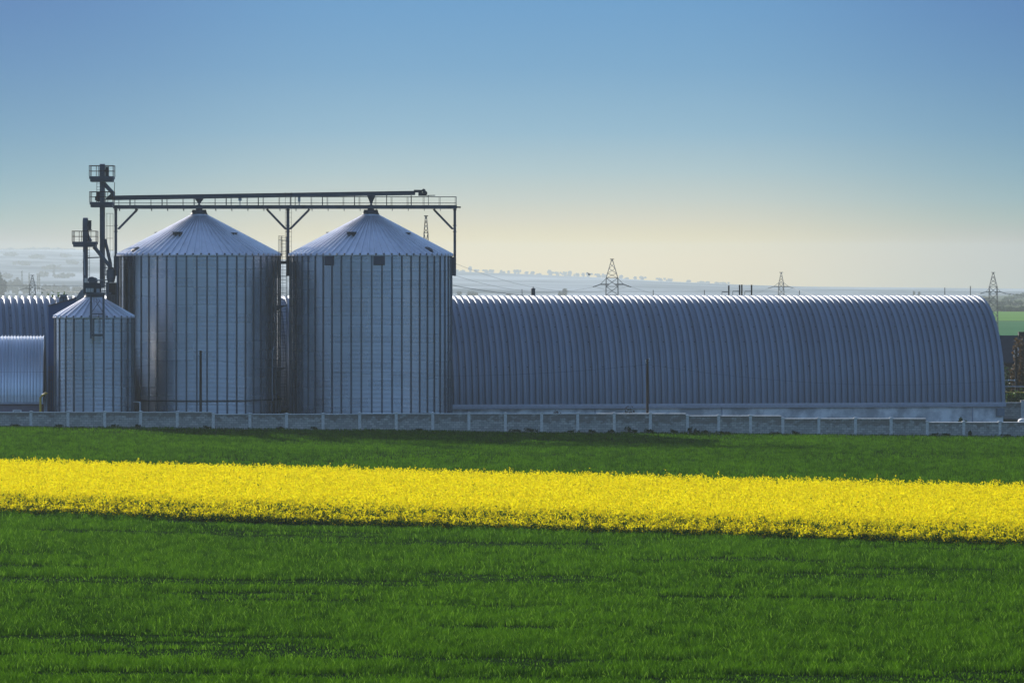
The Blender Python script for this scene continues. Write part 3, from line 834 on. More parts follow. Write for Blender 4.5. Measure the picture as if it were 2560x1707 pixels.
# plinth wall, eave flashing, gutter, downpipes
gzh = -1.6
m = MB(); m.box(-LEN, -.25, .1, .5, gzh, Z_FOOT - .02); m.box(-LEN, -.25, 2 * HB - .5, 2 * HB - .1, gzh, Z_FOOT - .02)
m.box(-.7, -.25, .51, 2 * HB - .51, gzh, Z_FOOT - .02); m.build('plinth_wall', PLASTER, hall)
m = MB(); m.prism([(-LEN, 0), (0, 0), (0, .22), (-LEN, .22)], -.09, .02); m.build('eave_flashing', GUTTER, hall, loc=(0, 0, Z_FOOT - .12))
m = MB(); m.box(-LEN, -.05, -.22, -.10, Z_FOOT - .32, Z_FOOT - .16); m.box(-LEN, -.05, -.26, -.221, Z_FOOT - .20, Z_FOOT - .14); m.build('gutter', GUTTER, hall)
for px in (1169, 1488, 1805, 2432, 850, 530):
    Yg = 408.6 + X(px, 409) * math.tan(TH)
    xl_ = (X(px, Yg) - HX1) / math.cos(TH)
    m = MB(); m.tube([(xl_ - .05, -.14, Z_FOOT - .321), (xl_, -.02, Z_FOOT - .55), (xl_, -.02, gzh)], .055, 8); m.build('downpipe', GUTTER, hall)
Yg = 408.6 + X(2501, 415) * math.tan(TH)
xb_ = (X(2501, Yg) - HX1) / math.cos(TH)
m = MB(); m.box(xb_ - .37, xb_ + .37, -.28, .098, Z(1040, Yg), Z(1021, Yg)); m.box(xb_ - .33, xb_ + .33, -.30, -.281, Z(1038.5, Yg), Z(1022.5, Yg)); m.build('meter_box', GREYW, hall)
# little bracket with insulators at the end
m = MB(); zb_ = Z(951, 416); m.bar((-.1, -.05, zb_), (.9, -.05, zb_), .05); m.tube([(.25, -.05, zb_ - .06), (.25, -.05, zb_ + .1)], .07, 8); m.tube([(.85, -.05, zb_ - .06), (.85, -.05, zb_ + .1)], .07, 8)
m.build('insulator_bracket', CERAM, hall)

# ================================================================ LOW SHED, BLUE BUILDING on the left
YL = 386.0
shed = empty('low_shed', (X(109, YL), YL, ground_z(-43)), 'low pale shed with ribbed arch roof at the left edge', 'shed', rz=R(5.0))
g0 = ground_z(-43)
zf = Z(1005, YL) - g0; zh = Z(841, YL + 4.5) - g0 - zf; hb = 5.0
def arc2(t):
    a = math.pi * t; return hb - hb * math.cos(a) , zh * abs(math.sin(a)) ** .9
NT2 = 36; p2 = [arc2(i / NT2) for i in range(NT2 + 1)]
per2 = .29; nr2 = 46; pr2 = [(0, 0), (.13, 0), (.175, .115), (.225, .115)]
vv = [(-nr2 * per2 + k * per2 + u_, o_) for k in range(nr2) for u_, o_ in pr2] + [(0, 0)]
V = np.zeros((NT2 + 1, len(vv), 3))
for i in range(NT2 + 1):
    q0 = p2[max(0, i - 1)]; q1 = p2[min(NT2, i + 1)]
    d = Vector((q1[0] - q0[0], q1[1] - q0[1])).normalized()
    for j, (u_, o_) in enumerate(vv): V[i, j] = (u_, p2[i][0] - d.y * o_, p2[i][1] + d.x * o_)
idx = np.arange(V.shape[0] * V.shape[1]).reshape(V.shape[:2])
fc = np.stack([idx[:-1, :-1], idx[:-1, 1:], idx[1:, 1:], idx[1:, :-1]], -1).reshape(-1, 4)
o = fast_mesh('arched_roof', V.reshape(-1, 3), fc, SHEDM, shed); o.location = (0, 0, zf)
m = MB(); n = NT2 + 1
m.add([(-.08, a[0], a[1] - .01) for a in p2] + [(-.2, a[0], a[1] - .01) for a in p2], [tuple(range(n)), tuple(reversed(range(n, 2 * n)))]); m.build('end_wall', STEELD, shed, loc=(0, 0, zf))
m = MB(); m.box(-nr2 * per2, -.1, .12, .4, 0, zf - .03); m.box(-.4, -.1, .41, 2 * hb - .4, 0, zf - .03); m.build('wall', MAUVE, shed)
m = MB(); m.box(-nr2 * per2, 0, -.2, .05, zf - .17, zf - .03); m.build('gutter', GUTTER, shed)
m = MB(); m.box(-nr2 * per2, -.02, -.02, .11, zf - .24, zf - .171); m.build('fascia', REDP, shed)
m = MB(); m.tube([(-.12, -.05, zf - .2), (-.12, .03, zf - .4), (-.12, .03, 0)], .06, 8); m.build('downpipe', REDP, shed)
wx = X(43, YL) - X(109, YL)
m = MB(); wz = Z(1024, YL) - g0; m.box(wx - .4, wx + .4, .06, .118, wz - 1.0, wz); wn = m.build('window_frame', WHITEP, shed)
m = MB(); m.box(wx - .29, wx + .29, .045, .059, wz - .9, wz - .13); m.build('pane', GLASS, wn)

YB = 399.2
blue = empty('blue_building', (X(121, YB), YB, ground_z(-43)), 'dark blue sheet metal building with sloping top behind the small silo', 'building')
bx = X(121, YB); g0b = ground_z(-43)
def bq(px, py): return (X(px, YB) - bx, Z(py, YB) - g0b)
m = MB(); m.prism([(0, 0), bq(121, 764), bq(190.5, 744), (bq(190.5, 0)[0], 0)], 0, 1.6); m.build('wall', BLUE, blue)
m = MB(); m.prism([(bq(190.7, 0)[0], 0), bq(190.7, 743.5), bq(202, 726), bq(209, 722), (bq(245, 0)[0], bq(0, 722)[1]), (bq(245, 0)[0], 0)], -.1, 1.5); m.build('grey_bay', GREYW, blue)
m = MB(); a = bq(120, 764.8); b = bq(190.5, 744.6); m.bar((a[0], -.05, a[1]), (b[0], -.05, b[1]), .10, .12); m.build('roof_edge', STEEL, blue)
m = MB(); a = bq(124.5, 0)[0]; b = bq(190, 0)[0]
z = bq(0, 743.5)[1]; m.bar((a, .8, z), (b, .8, z), .07)
for px in (125, 137, 147, 156, 166, 178, 189): m.bar((bq(px, 0)[0], .8, bq(0, 757)[1]), (bq(px, 0)[0], .8, z), .06)
m.build('roof_rail', STEELD, blue)
m = MB(); a = bq(147.5, 757); b = bq(163.5, 738); m.box(a[0], b[0], .9, 1.5, a[1], b[1]); m.box(a[0] - .05, b[0] + .05, .85, 1.55, b[1] + .001, b[1] + .06); m.build('vent_box', GREYW, blue)
m = MB(); z0 = bq(0, 916)[1]
for px in (122.5, 125.5, 132): m.bar((bq(px, 0)[0], -.3, 0), (bq(px, 0)[0], -.3, z0), .05)
for py in (916, 930, 950, 978): m.bar((bq(121.5, 0)[0], -.3, bq(0, py)[1]), (bq(133, 0)[0], -.3, bq(0, py)[1]), .05)
m.build('wall_rails', STEEL, blue)

def pipe(name, label, cat, pts, r, m_, group=None):
    b = Vector(pts[0]); o = MB().tube([Vector(p) - b for p in pts], r, 8).build(name, m_, smooth=True); o.location = b
    return tag(o, label, cat, group)
Yp = 376.5
def wp(px, py, Y=Yp): return (X(px, Y), Y, Z(py, Y))
pipe('gas_pipe', 'yellow bent pipe rising behind the block wall near the low shed', 'pipe', [wp(101, 1050), wp(101, 993), wp(103, 990), wp(116.5, 982), wp(117, 981)], .1, YELLOWP)
pipe('vent_pipe', 'thin grey upright pipe next to the yellow pipe', 'pipe', [wp(111.5, 1050), wp(111.5, 992)], .045, STEELL, 'thin grey pipes by the yellow pipe')
pipe('vent_pipe', 'taller thin grey pipe between the yellow pipe and the small silo', 'pipe', [wp(115.5, 1050), wp(115.5, 979)], .04, STEELL, 'thin grey pipes by the yellow pipe')
pipe('drain_pipe', 'white bent pipe coming out of the right side of the small silo', 'pipe', [wp(334, 1004.5, 384), wp(349, 1005, 381), wp(350, 1006, 381), wp(350, 1050, 381)], .045, WHITEP)

# ================================================================ UTILITY POLES and their wire
def pole(label, px, pt, Y, r=.13, group='timber utility poles', insul=True, base=None, arm=None):
    x = X(px, Y); z0 = ground_z(x) if base is None else base
    root = empty('utility_pole', (x, Y, z0), label, 'utility pole', group)
    zt = Z(pt, Y) - z0
    MB().tube([(0, 0, -.2), (0, 0, zt)], r, 10, r2=r * .8).build('shaft', WOOD, root, smooth=True)
    if insul:
        for dx, dz in ((-.16, -.25), (.17, -.1)):
            MB().tube([(dx * .5, -.05, zt + dz - .1), (dx, -.1, zt + dz - .08), (dx, -.1, zt + dz + .05)], .02, 6).tube([(dx, -.1, zt + dz + .05), (dx, -.1, zt + dz + .17)], .045, 8).build('insulator', CERAM, root)
    if arm:
        for dz, s in arm:
            MB().bar((0, 0, zt + dz), (s, 0, zt + dz), .09).bar((s, 0, zt + dz), (s, 0, zt + dz - .55), .06).build('side_arm', STEELD, root)
    return root
pole('bare dark pole standing behind the block wall before a tall silo', 501.6, 877, 377.0)
pole('dark pole standing in front of the long arched hall', 1618.5, 897, 377.0)
def wire(name, label, a, b, sag, r, m_=WIREM, group=None, n=24):
    a = Vector(a); b = Vector(b)
    pts = [a.lerp(b, i / n) - Vector((0, 0, 4 * sag * (i / n) * (1 - i / n))) for i in range(n + 1)]
    o = MB().tube([p - a for p in pts], r, 5).build(name, m_); o.location = a
    return tag(o, label, 'cable', group)
yw = 376.9
wire('overhead_wire', 'thin service wire sagging from the dark pole to the hall corner insulators', wp(1618.5, 911, yw), (X(2516, 414), 415.2, Z(951, 415.2)), 1.0, .009)
wire('overhead_wire', 'thin wire sagging between the two dark poles across both tall silos', wp(501.6, 896, yw), wp(1618.5, 911, yw), 1.25, .009)
wire('overhead_wire', 'thin wire running from the bare pole past the low shed out of sight', wp(501.6, 896, yw), wp(-150, 925, yw), .6, .009)
for i, (px, pt, lb, arm) in enumerate(((1822, 713.5, 'leftmost of the dark poles sticking up behind the hall ridge', [(-.85, -1.0)]),
                                  (1849, 712, 'dark pole with side arm, second from left behind the hall ridge', [(-.85, -.4)]),
                                  (1854.5, 711.5, 'tallest plain dark pole in the close pair behind the hall ridge', None),
                                  (1879, 712, 'rightmost of the dark poles sticking up behind the hall ridge', [(-1.3, -.8)]))):
    pole(lb, px, pt, 500.0, r=.11, group='dark poles behind the hall ridge', insul=False, arm=[(-.4 - 1.2 * .3, -.8)] if arm else None, base=-.5)
# short chimney post behind the hall
ch = empty('chimney', (X(1333, 470), 470, 0), 'small dark chimney with a spike poking above the hall ridge', 'chimney')
m = MB(); m.lathe([(.22, 8), (.22, Z(724, 470)), (.26, Z(723.9, 470)), (.26, Z(722.5, 470)), (.12, Z(720, 470))], 12); m.build('stack', STEELD, ch)
m = MB(); m.tube([(0, 0, Z(720, 470)), (0, 0, Z(716, 470))], .03, 6); m.build('spike', STEELD, ch)

# ================================================================ LATTICE TOWERS and power lines
def tower(label, px, Y, top, body_top, arm_y, arm_half, body_half, bw=.19, base_scale=1.5):
    s = Y / F; x0 = X(px, Y); z0 = ground_z(x0)
    root = empty('power_tower', (x0, Y, z0), label, 'power tower', 'lattice power towers')
    zT = Z(top, Y) - z0; zB = Z(body_top, Y) - z0; hb_ = body_half * s; hbase = hb_ * base_scale
    def half(z): return hb_ + (hbase - hb_) * (1 - z / zB)
    m = MB(); lv = 6
    for sx in (-1, 1):
        for sy in (-1, 1): m.bar((sx * hbase, sy * hbase, 0), (sx * hb_, sy * hb_, zB), bw)
    zs = [zB * (1 - (1 - i / lv) ** 1.0) for i in range(lv + 1)]
    for i in range(lv):
        a, b = half(zs[i]), half(zs[i + 1])
        for y_ in (-1, 1):
            m.bar((-a, y_ * a, zs[i]), (b, y_ * b, zs[i + 1]), bw * .6); m.bar((a, y_ * a, zs[i]), (-b, y_ * b, zs[i + 1]), bw * .6)
            m.bar((y_ * a, -a, zs[i]), (y_ * b, b, zs[i + 1]), bw * .6)
            m.bar((-b, y_ * b, zs[i + 1]), (b, y_ * b, zs[i + 1]), bw * .7)
    m.build('mast_body', TOWERM, root)
    m = MB()
    for sx in (-1, 1):
        for sy in (-1, 1): m.bar((sx * hb_, sy * hb_, zB), (sx * .12, sy * .12, zT), bw * .75)
    for i in range(4):
        z0_, z1_ = zB + (zT - zB) * i / 4, zB + (zT - zB) * (i + 1) / 4
        a, b = hb_ * (1 - i / 4) + .12 * i / 4, hb_ * (1 - (i + 1) / 4) + .12 * (i + 1) / 4
        for y_ in (-1, 1): m.bar((-a, y_ * a, z0_), (b, y_ * b, z1_), bw * .5); m.bar((a, y_ * a, z0_), (-b, y_ * b, z1_), bw * .5)
    m.bar((-5 * s, 0, zT), (5 * s, 0, zT), bw * 1.1)
    m.build('peak', TOWERM, root)
    ends = []
    if arm_y:
        zA = Z(arm_y, Y) - z0
        for sg in (-1, 1):
            m = MB(); L_ = arm_half * s
            for y_ in (-.6, .6): m.bar((sg * hb_ * .5, y_, zA), (sg * L_ * .66, y_ * .5, zA), bw * 1.7)
            m.bar((sg * L_ * .66, 0, zA), (sg * L_, 0, zA - L_ * .12), bw * 1.3)
            m.bar((sg * hb_, 0, zA + L_ * .34), (sg * L_ * .66, 0, zA), bw * .7)
            m.build('crossarm', TOWERM, root)
            e = Vector((sg * L_, 0, zA - L_ * .12))
            MB().tube([e, e + Vector((sg * 1.4 * s * 3, 0, -.1))], .14, 6).build('insulator', STEELD, root)
            ends.append(Vector((x0, Y, z0)) + e)
    return ends, Vector((x0, Y, z0 + zT))
T1 = tower('hazy lattice tower behind the hall roof at the far left', 81, 1800, 688, 712, 721, 29, 6.5)
T2 = tower('slender lattice tower top showing behind the right tall silo roof', 1065, 900, 540, 582, 640, 40, 5)
T3 = tower('largest lattice tower with wide crossarms behind the middle of the hall', 1530, 1300, 648, 695, 711, 44, 14.5, bw=.21, base_scale=1.15)
T4 = tower('thin lattice tower right of the four dark poles', 1953, 1900, 681, 709, 716.5, 29, 6, bw=.22)
T5 = tower('lattice tower just beyond the right end of the hall', 2483, 1300, 681, 717, 729.5, 28, 9.5, bw=.14, base_scale=1.2)
def line(A, B, lb, sag, r=.035):
    for k, w_ in enumerate(('left', 'right')):
        wire('power_line', '%s, %s conductor' % (lb, w_), A[0][k], B[0][k], sag, r, group='high voltage conductors')
line(T2, T3, 'power line from the slender tower to the largest tower', 4, .03)
line(T3, T4, 'power line from the largest tower to the thin tower', 6)
line(T4, T5, 'power line from the thin tower to the right end tower', 6)
wire('power_line', 'hazy wire crossing behind the far left tower', (X(-150, 1500), 1500, Z(711, 1500)), (X(430, 1500), 1500, Z(714.5, 1500)), 0.3, .06, group='high voltage conductors')
wire('power_line', 'lower wire descending from the far left tower to the right', T1[0][1], (X(430, 1700), 1700, Z(728, 1700)), 1.0, .06, group='high voltage conductors')
wire('power_line', 'steep wire dropping from the right silo to the hall ridge', (X(1000, 700), 700, Z(682, 700)), (X(1480, 700), 700, Z(743, 700)), 1.2, .04, group='high voltage conductors')
wire('power_line', 'wire leaving the right end tower towards the right edge', T5[0][1], (X(2800, 1300), 1300, Z(740, 1300)), 1.0, .06, group='high voltage conductors')
# thin distant poles on the plain
for px, pt, lb in ((1305, 723, 'hazy thin pole nearest the small chimney'), (1633, 725, 'hazy thin pole right of the largest tower'), (1761, 725, 'hazy thin pole left of the dark pole group'), (1998.5, 726, 'hazy thin pole right of the thin tower'),
                   (2362, 719, 'hazy thin pole near the right end of the hall ridge'), (2426, 715, 'hazy thin pole just left of the right end tower')):
    o = MB().tube([(0, 0, 0), (0, 0, Z(pt, 1500) + .5)], .16, 6).build('distant_pole', TOWERM); o.location = (X(px, 1500), 1500, -.5)
    tag(o, lb, 'pole', 'thin distant poles')

# ================================================================ TREES, SHRUBS, WEEDS
def leaf_cloud(n, blobs, size, rng, flat=.5):
    """n small triangles spread through the given ellipsoids (cx,cy,cz,rx,ry,rz)"""
    b = np.array(blobs, float); wt = b[:, 3] * b[:, 4] * b[:, 5]; k = rng.choice(len(b), n, p=wt / wt.sum())
    d = rng.normal(size=(n, 3)); d /= np.linalg.norm(d, axis=1)[:, None]
    r = rng.random(n) ** (1 / 2.2)
    c = b[k, :3] + d * r[:, None] * b[k, 3:6]
    e1 = rng.normal(size=(n, 3)); e1 /= np.linalg.norm(e1, axis=1)[:, None]
    e2 = np.cross(e1, rng.normal(size=(n, 3))); e2 /= np.linalg.norm(e2, axis=1)[:, None]
    s = size * (.6 + .8 * rng.random(n))[:, None]
    v = np.stack([c - e1 * s - e2 * s * flat, c + e1 * s - e2 * s * flat, c + e2 * s], 1).reshape(-1, 3)
    f = np.arange(3 * n).reshape(-1, 3)
    va = np.repeat(np.clip(.25 + .5 * rng.random(n) + .3 * (rng.random(len(b))[k] - .5), 0, 1), 3)
    return v, f, va
def tree_mesh(seed, h, wid, kind='round', leafn=260, lm=LEAF, leafs=.35):
    rng = np.random.default_rng(seed)
    if kind == 'round':
        nb = 7
        bl = [(rng.normal() * wid * .22, rng.normal() * wid * .22, h * (.24 + .56 * rng.random()), wid * (.16 + .15 * rng.random()), wid * .2, h * (.15 + .10 * rng.random())) for _ in range(nb)]
    elif kind == 'column':
        bl = [(rng.normal() * wid * .06, 0, h * (.15 + .1 * i), wid * .5 * (1 - .06 * i), wid * .4, h * .12) for i in range(9)]
    else:   # low bush
        bl = [(rng.normal() * wid * .25, rng.normal() * wid * .15, h * (.35 + .25 * rng.random()), wid * (.15 + .15 * rng.random()), wid * .2, h * (.25 + .15 * rng.random())) for _ in range(8)]
    v, f, va = leaf_cloud(leafn, bl, leafs, rng)
    t = MB()
    t.tube([(0, 0, -.3), (rng.normal() * .05 * wid, 0, h * .35), (rng.normal() * .06 * wid, 0, h * .75)], max(.04, h * .02), 6, r2=h * .006)
    if kind != 'column':
        for b in bl[:5]: t.tube([(0, 0, h * .3), ((b[0]) * .5, b[1] * .5, (h * .3 + b[2]) / 2 + .1), (b[0], b[1], b[2])], h * .010, 5, r2=h * .004)
    return (v, f, va), t, lm
_protos = {}
def plant(name, label, cat, loc, h, wid, kind, seed, leafn, lm, leafs, group=None):
    root = empty(name, loc, label, cat, group)
    key = (h, wid, kind, seed, leafn, lm.name)
    if key not in _protos:
        (v, f, va), t, lm_ = tree_mesh(seed, h, wid, kind, leafn, lm_ if False else lm, leafs)
        c = fast_mesh('crown', v, f, lm, root, ('var', va)); k = t.build('trunk' if name.endswith('tree') else 'stems', BARK, root)
        _protos[key] = (c.data, k.data)
    else:
        for nm, d in zip(('crown', 'trunk' if name.endswith('tree') else 'stems'), _protos[key]):
            o = bpy.data.objects.new(nm, d); COL.objects.link(o); o.parent = root
    return root
ORD = ['first', 'second', 'third', 'fourth', 'fifth', 'sixth', 'seventh', 'eighth', 'ninth', 'tenth', 'eleventh', 'twelfth', 'thirteenth', 'fourteenth', 'fifteenth', 'sixteenth', 'seventeenth', 'eighteenth', 'nineteenth',
       'twentieth', 'twenty-first', 'twenty-second', 'twenty-third', 'twenty-fourth', 'twenty-fifth', 'twenty-sixth', 'twenty-seventh', 'twenty-eighth', 'twenty-ninth', 'thirtieth', 'thirty-first', 'thirty-second', 'thirty-third']
# bare hazy trees along the ridge right of the silos: (px, top row, width px)
ridge = [(1143, 673, 9), (1158, 672, 12), (1173, 664, 11), (1190, 672, 9), (1216, 673, 13), (1230, 673, 11), (1253, 674, 7), (1260, 675, 8), (1270, 675, 8), (1288, 673, 9), (1296, 673, 8),
         (1317, 677, 8), (1332, 678, 14), (1349, 680, 11), (1371, 673, 13), (1378, 677, 8), (1394, 678, 12), (1412, 677, 11), (1425, 676, 14), (1443, 678, 14), (1456, 680, 9), (1471, 680, 14), (1497, 683, 16),
         (1512, 684, 12), (1553, 687, 13), (1568, 690, 10), (1586, 690, 9), (1605, 689, 14), (1651, 694, 16), (1675, 695, 13), (1722, 699, 16), (1755, 699, 20), (1767, 702, 14), (1793, 704, 14), (1812, 705, 14)]
for i, (px, top, wpx) in enumerate(ridge):
    Yt = 10980.0; s = Yt / F
    zb = float(hill_z(np.array([X(px, Yt)]), np.array([Yt]))[0])
    h = round(max(6.0, Z(top, Yt) - zb), 0); wd = round(wpx * s / 2.0) * 2.0 * 1.25
    nm = ORD[i] if i < len(ORD) else 'second to last' if i == len(ridge) - 2 else 'last'
    plant('bare_tree', 'pale hazy tree on the ridge, %s from the right tall silo' % nm, 'tree', (X(px, Yt), Yt, zb - 3.5), h + 3, wd, 'round', i % 6, 480, RIDGE, 1.3, 'hazy trees along the ridge')
# wooded crest far left: one crown mass per tree
for i, (px, top, wpx) in enumerate([(12, 622, 26), (24, 618, 22), (40, 621, 22), (58, 621, 20), (72, 619, 18), (80, 617, 20), (96, 620, 20), (110, 617, 22), (124, 617, 20), (142, 618, 22), (160, 620, 20), (178, 621, 24)]):
    Yt = 10960.0; s = Yt / F
    zb = float(hill_z(np.array([X(px, Yt)]), np.array([Yt]))[0])
    plant('hilltop_tree', 'misty tree on the left hilltop, %s from the left edge' % ORD[i], 'tree', (X(px, Yt), Yt, zb - 1.0), max(5.0, Z(top, Yt) - zb + 1.0), wpx * s, 'bush', 20 + i % 4, 220, RIDGE, 1.7, 'misty trees on the left hilltop')
# misty trees at the foot of the hill, left
lowtrees = [(4, 676, 20, 'round', 'dense blue-grey tree cut by the left edge of the picture'), (22, 694, 26, 'bush', 'broad misty tree left of the poplars, behind the hall'), (44, 694, 26, 'round', 'round misty tree in the clump at the left'),
            (55, 680, 5, 'column', 'leftmost slim misty poplar before the left hill'), (73, 683, 4.5, 'column', 'slim misty poplar just left of the far left tower'), (94, 688, 3.5, 'column', 'left one of the poplar pair right of the far left tower'),
            (98.5, 688, 3.5, 'column', 'right one of the poplar pair right of the far left tower'), (135, 664, 7, 'column', 'lone faint poplar higher on the left hillside'), (64, 703, 24, 'bush', 'low misty bush under the slim poplars'),
            (112, 706, 26, 'bush', 'low misty bush right of the far left tower'), (145, 707, 24, 'bush', 'low misty bush left of the short elevator'), (172, 709, 24, 'bush', 'low misty bush next to the short elevator'), (196, 709, 22, 'bush', 'low misty bush half behind the short elevator')]
for i, (px, top, wpx, kd, lb) in enumerate(lowtrees):
    Yt = 5200.0 if kd != 'column' else 5600.0
    if px == 135: Yt = 7000.0
    if px == 4: Yt = 3600.0
    s = Yt / F; zb = -2.0 if Yt < 5000 else float(hill_z(np.array([X(px, Yt)]), np.array([Yt]))[0])
    plant('poplar_tree' if kd == 'column' else 'misty_tree', lb, 'tree', (X(px, Yt), Yt, zb), Z(top, Yt) - zb, wpx * s * 1.1, kd, 40 + i, 420 if kd != 'column' else 240, RIDGE, 1.6 if kd != 'column' else .9, 'misty trees at the foot of the hills')
hillside = [(30, 652, 40), (95, 657, 46), (165, 650, 36), (60, 672, 44), (128, 680, 40), (185, 668, 34), (15, 700, 30), (105, 695, 30), (160, 697, 36)]
for i, (px, top, wpx) in enumerate(hillside):
    Yt = float(np.interp(top, [650, 700], [9000, 6800])); s = Yt / F
    zb = float(hill_z(np.array([X(px, Yt)]), np.array([Yt]))[0])
    plant('misty_tree', 'faint wide thicket on the left hillside, %s from the left edge' % ORD[sorted(h[0] for h in hillside).index(px)], 'tree', (X(px, Yt), Yt, zb - 1), 11.0, wpx * s, 'bush', 170 + i, 420, RIDGE, 1.7, 'thickets on the left hillside')
# treetops just over the hall ridge
for i, (px, top, wpx, kd, lb) in enumerate([(1146, 729, 14, 'round', 'small hazy treetop over the hall beside the right tall silo'), (1180, 724, 26, 'bush', 'wide hazy treetop over the hall left end'), (1272, 733, 10, 'bush', 'low hazy treetop left of the small chimney'),
                                        (1400, 727, 10, 'bush', 'hazy bush between the small chimney and largest tower'), (1412, 721, 9, 'round', 'taller hazy treetop left of the largest tower'), (2285, 730, 3, 'column', 'tiny dark cypress over the hall, left one'), (2298, 731, 3, 'column', 'tiny dark cypress over the hall, right one')]):
    Yt = 4200.0; s = Yt / F
    plant('misty_tree', lb, 'tree', (X(px, Yt), Yt, -.8), Z(top, Yt) + .8, wpx * s * 1.2, kd, 60 + i, 320, RIDGE, 1.2, 'hazy treetops over the hall')
# hedges and trees on the far plain, right end
for i, (px, top, Yt, wpx, lb) in enumerate([(2505, 764, 2260, 24, 'dark hedge bush at the head of the bright green field'), (2532, 768, 2260, 30, 'dark hedge bush right of the hedge bush by the tower'), (2560, 764, 2260, 30, 'dark hedge bush cut by the right edge'),
                                            (2502, 752, 2800, 22, 'grey-blue bush behind the bright green field'), (2540, 748, 2900, 30, 'wide grey-blue tree clump on the far plain at right'), (2520, 740, 3600, 26, 'pale distant tree clump under the sky at right'),
                                            (2538, 731, 4200, 24, 'palest tree clump on the right skyline'), (2562, 729, 4400, 22, 'palest tree clump cut by the right edge'), (2470, 738, 3200, 20, 'pale tree clump half behind the right end tower')]):
    s = Yt / F
    plant('hedge_tree', lb, 'tree', (X(px, Yt), Yt, -1.0), Z(top, Yt) + 1.0, wpx * s * 1.3, 'bush', 80 + i, 360, LEAF, .8, 'trees and hedges on the far plain')
# bird
bd = empty('bird', (X(1473, 600), 600, Z(686, 600)), 'small dark bird flying above the ridge trees', 'bird')
m = MB()
m.add([(-.22, 0, .0), (-.05, -.1, -.08), (.12, -.08, -.06), (.26, 0, .02), (.1, .08, -.02), (-.06, .1, -.04), (0, 0, .1), (0, 0, -.14)],
      [(0, 1, 7), (1, 2, 7), (2, 3, 7), (0, 6, 1), (1, 6, 2), (2, 6, 3), (3, 6, 4), (4, 6, 5), (5, 6, 0), (3, 4, 7), (4, 5, 7), (5, 0, 7)])
m.add([(-.08, 0, .05), (.08, 0, .05), (-.22, -.35, .25), (-.45, -.75, .30), (-.3, -.35, .22), (-.22, .35, .25), (-.45, .75, .30), (-.3, .35, .22)], [(0, 1, 2), (2, 3, 4), (0, 2, 4), (0, 5, 1), (5, 7, 6), (0, 7, 5)])
m.build('body', STEELD, bd)
# shrubs that grow along the hall and the wall
YH = 405.0
for i, (px, py, w_, h_, Y_, lm_, lb) in enumerate([(1387, 1040, 10, 22, 400, LEAFB, 'sparse twiggy shrub against the hall plinth, left one'), (1404, 1040, 6, 10, 400, LEAFB, 'tiny twig shrub beside the sparse twiggy one'), (1564, 1036, 28, 26, 398, LEAFB, 'brownish leafy shrub by the hall plinth left of the dark pole'),
                                                (2407, 1060, 14, 21, 402, LEAFG, 'round green shrub by the stained plinth near the hall corner'), (2398, 1060, 10, 12, 402, LEAFG, 'low green shrub left of the round green one'),
                                                (876, 1042, 14, 10, 386, WEED, 'small weed poking over the wall before the right tall silo')]):
    s = Y_ / F; zb = ground_z(X(px, Y_)) if py > 1045 else Z(py, Y_) - .6
    plant('shrub', lb, 'shrub', (X(px, Y_), Y_, ground_z(X(px, Y_))), Z(py - h_, Y_) - ground_z(X(px, Y_)), w_ * s * 1.3, 'round', 100 + i, 150 if lm_ is LEAFB else 260, lm_, .07 if lm_ is LEAFB else .09, 'shrubs behind the block wall')
# young trees standing behind the roof rail of the blue building
for i, (px, top) in enumerate([(107, 735), (119, 733), (131, 729), (145, 732), (161, 729)]):
    Yt = 425.0
    plant('sapling', 'leafy sapling tip poking over the hall ridge near the blue building, %s from the left' % ORD[i], 'sapling', (X(px, Yt), Yt, 6.0), Z(top, Yt) - 6.0, 16 * Yt / F, 'column', 120 + i, 160, LEAFG, .13, 'sapling tips over the left hall ridge')
# weeds at the wall foot
weeds = [(345, 8, 14), (700, 6, 20), (788, 6, 14), (1050, 5, 16), (1290, 6, 22), (1330, 9, 26), (1430, 5, 20), (1480, 6, 16), (1528, 8, 16), (1573, 17, 14), (1588, 9, 12), (1624, 11, 18), (1686, 9, 14), (1727, 19, 14), (1742, 11, 16), (1762, 10, 18), (1804, 6, 18), (1820, 5, 14), (1940, 6, 22), (1990, 8, 14),
         (2340, 8, 20), (2368, 7, 16), (2425, 18, 8), (2520, 6, 24), (150, 6, 18), (40, 5, 18), (520, 5, 16), (285, 8, 12)]
for i, (px, hp, wpx) in enumerate(weeds):
    Y_ = 373.3; s = Y_ / F; x = X(px, Y_)
    nearest = min(range(len(posts_px)), key=lambda k: abs(posts_px[k] - px))
    vis = nearest - 6
    plant('weed_clump', 'dark weeds at the wall foot by post %s from the left' % (ORD[max(0, vis - 1)]) + (', tall' if hp > 12 else ', low' if hp < 7 else ', medium') + (' and wide' if wpx > 17 else ''), 'weeds', (x, Y_, ground_z(x)), (hp + 4) * s, wpx * s * 1.2, 'bush', 140 + i % 7, 220, WEED, .05, 'weeds along the wall foot')

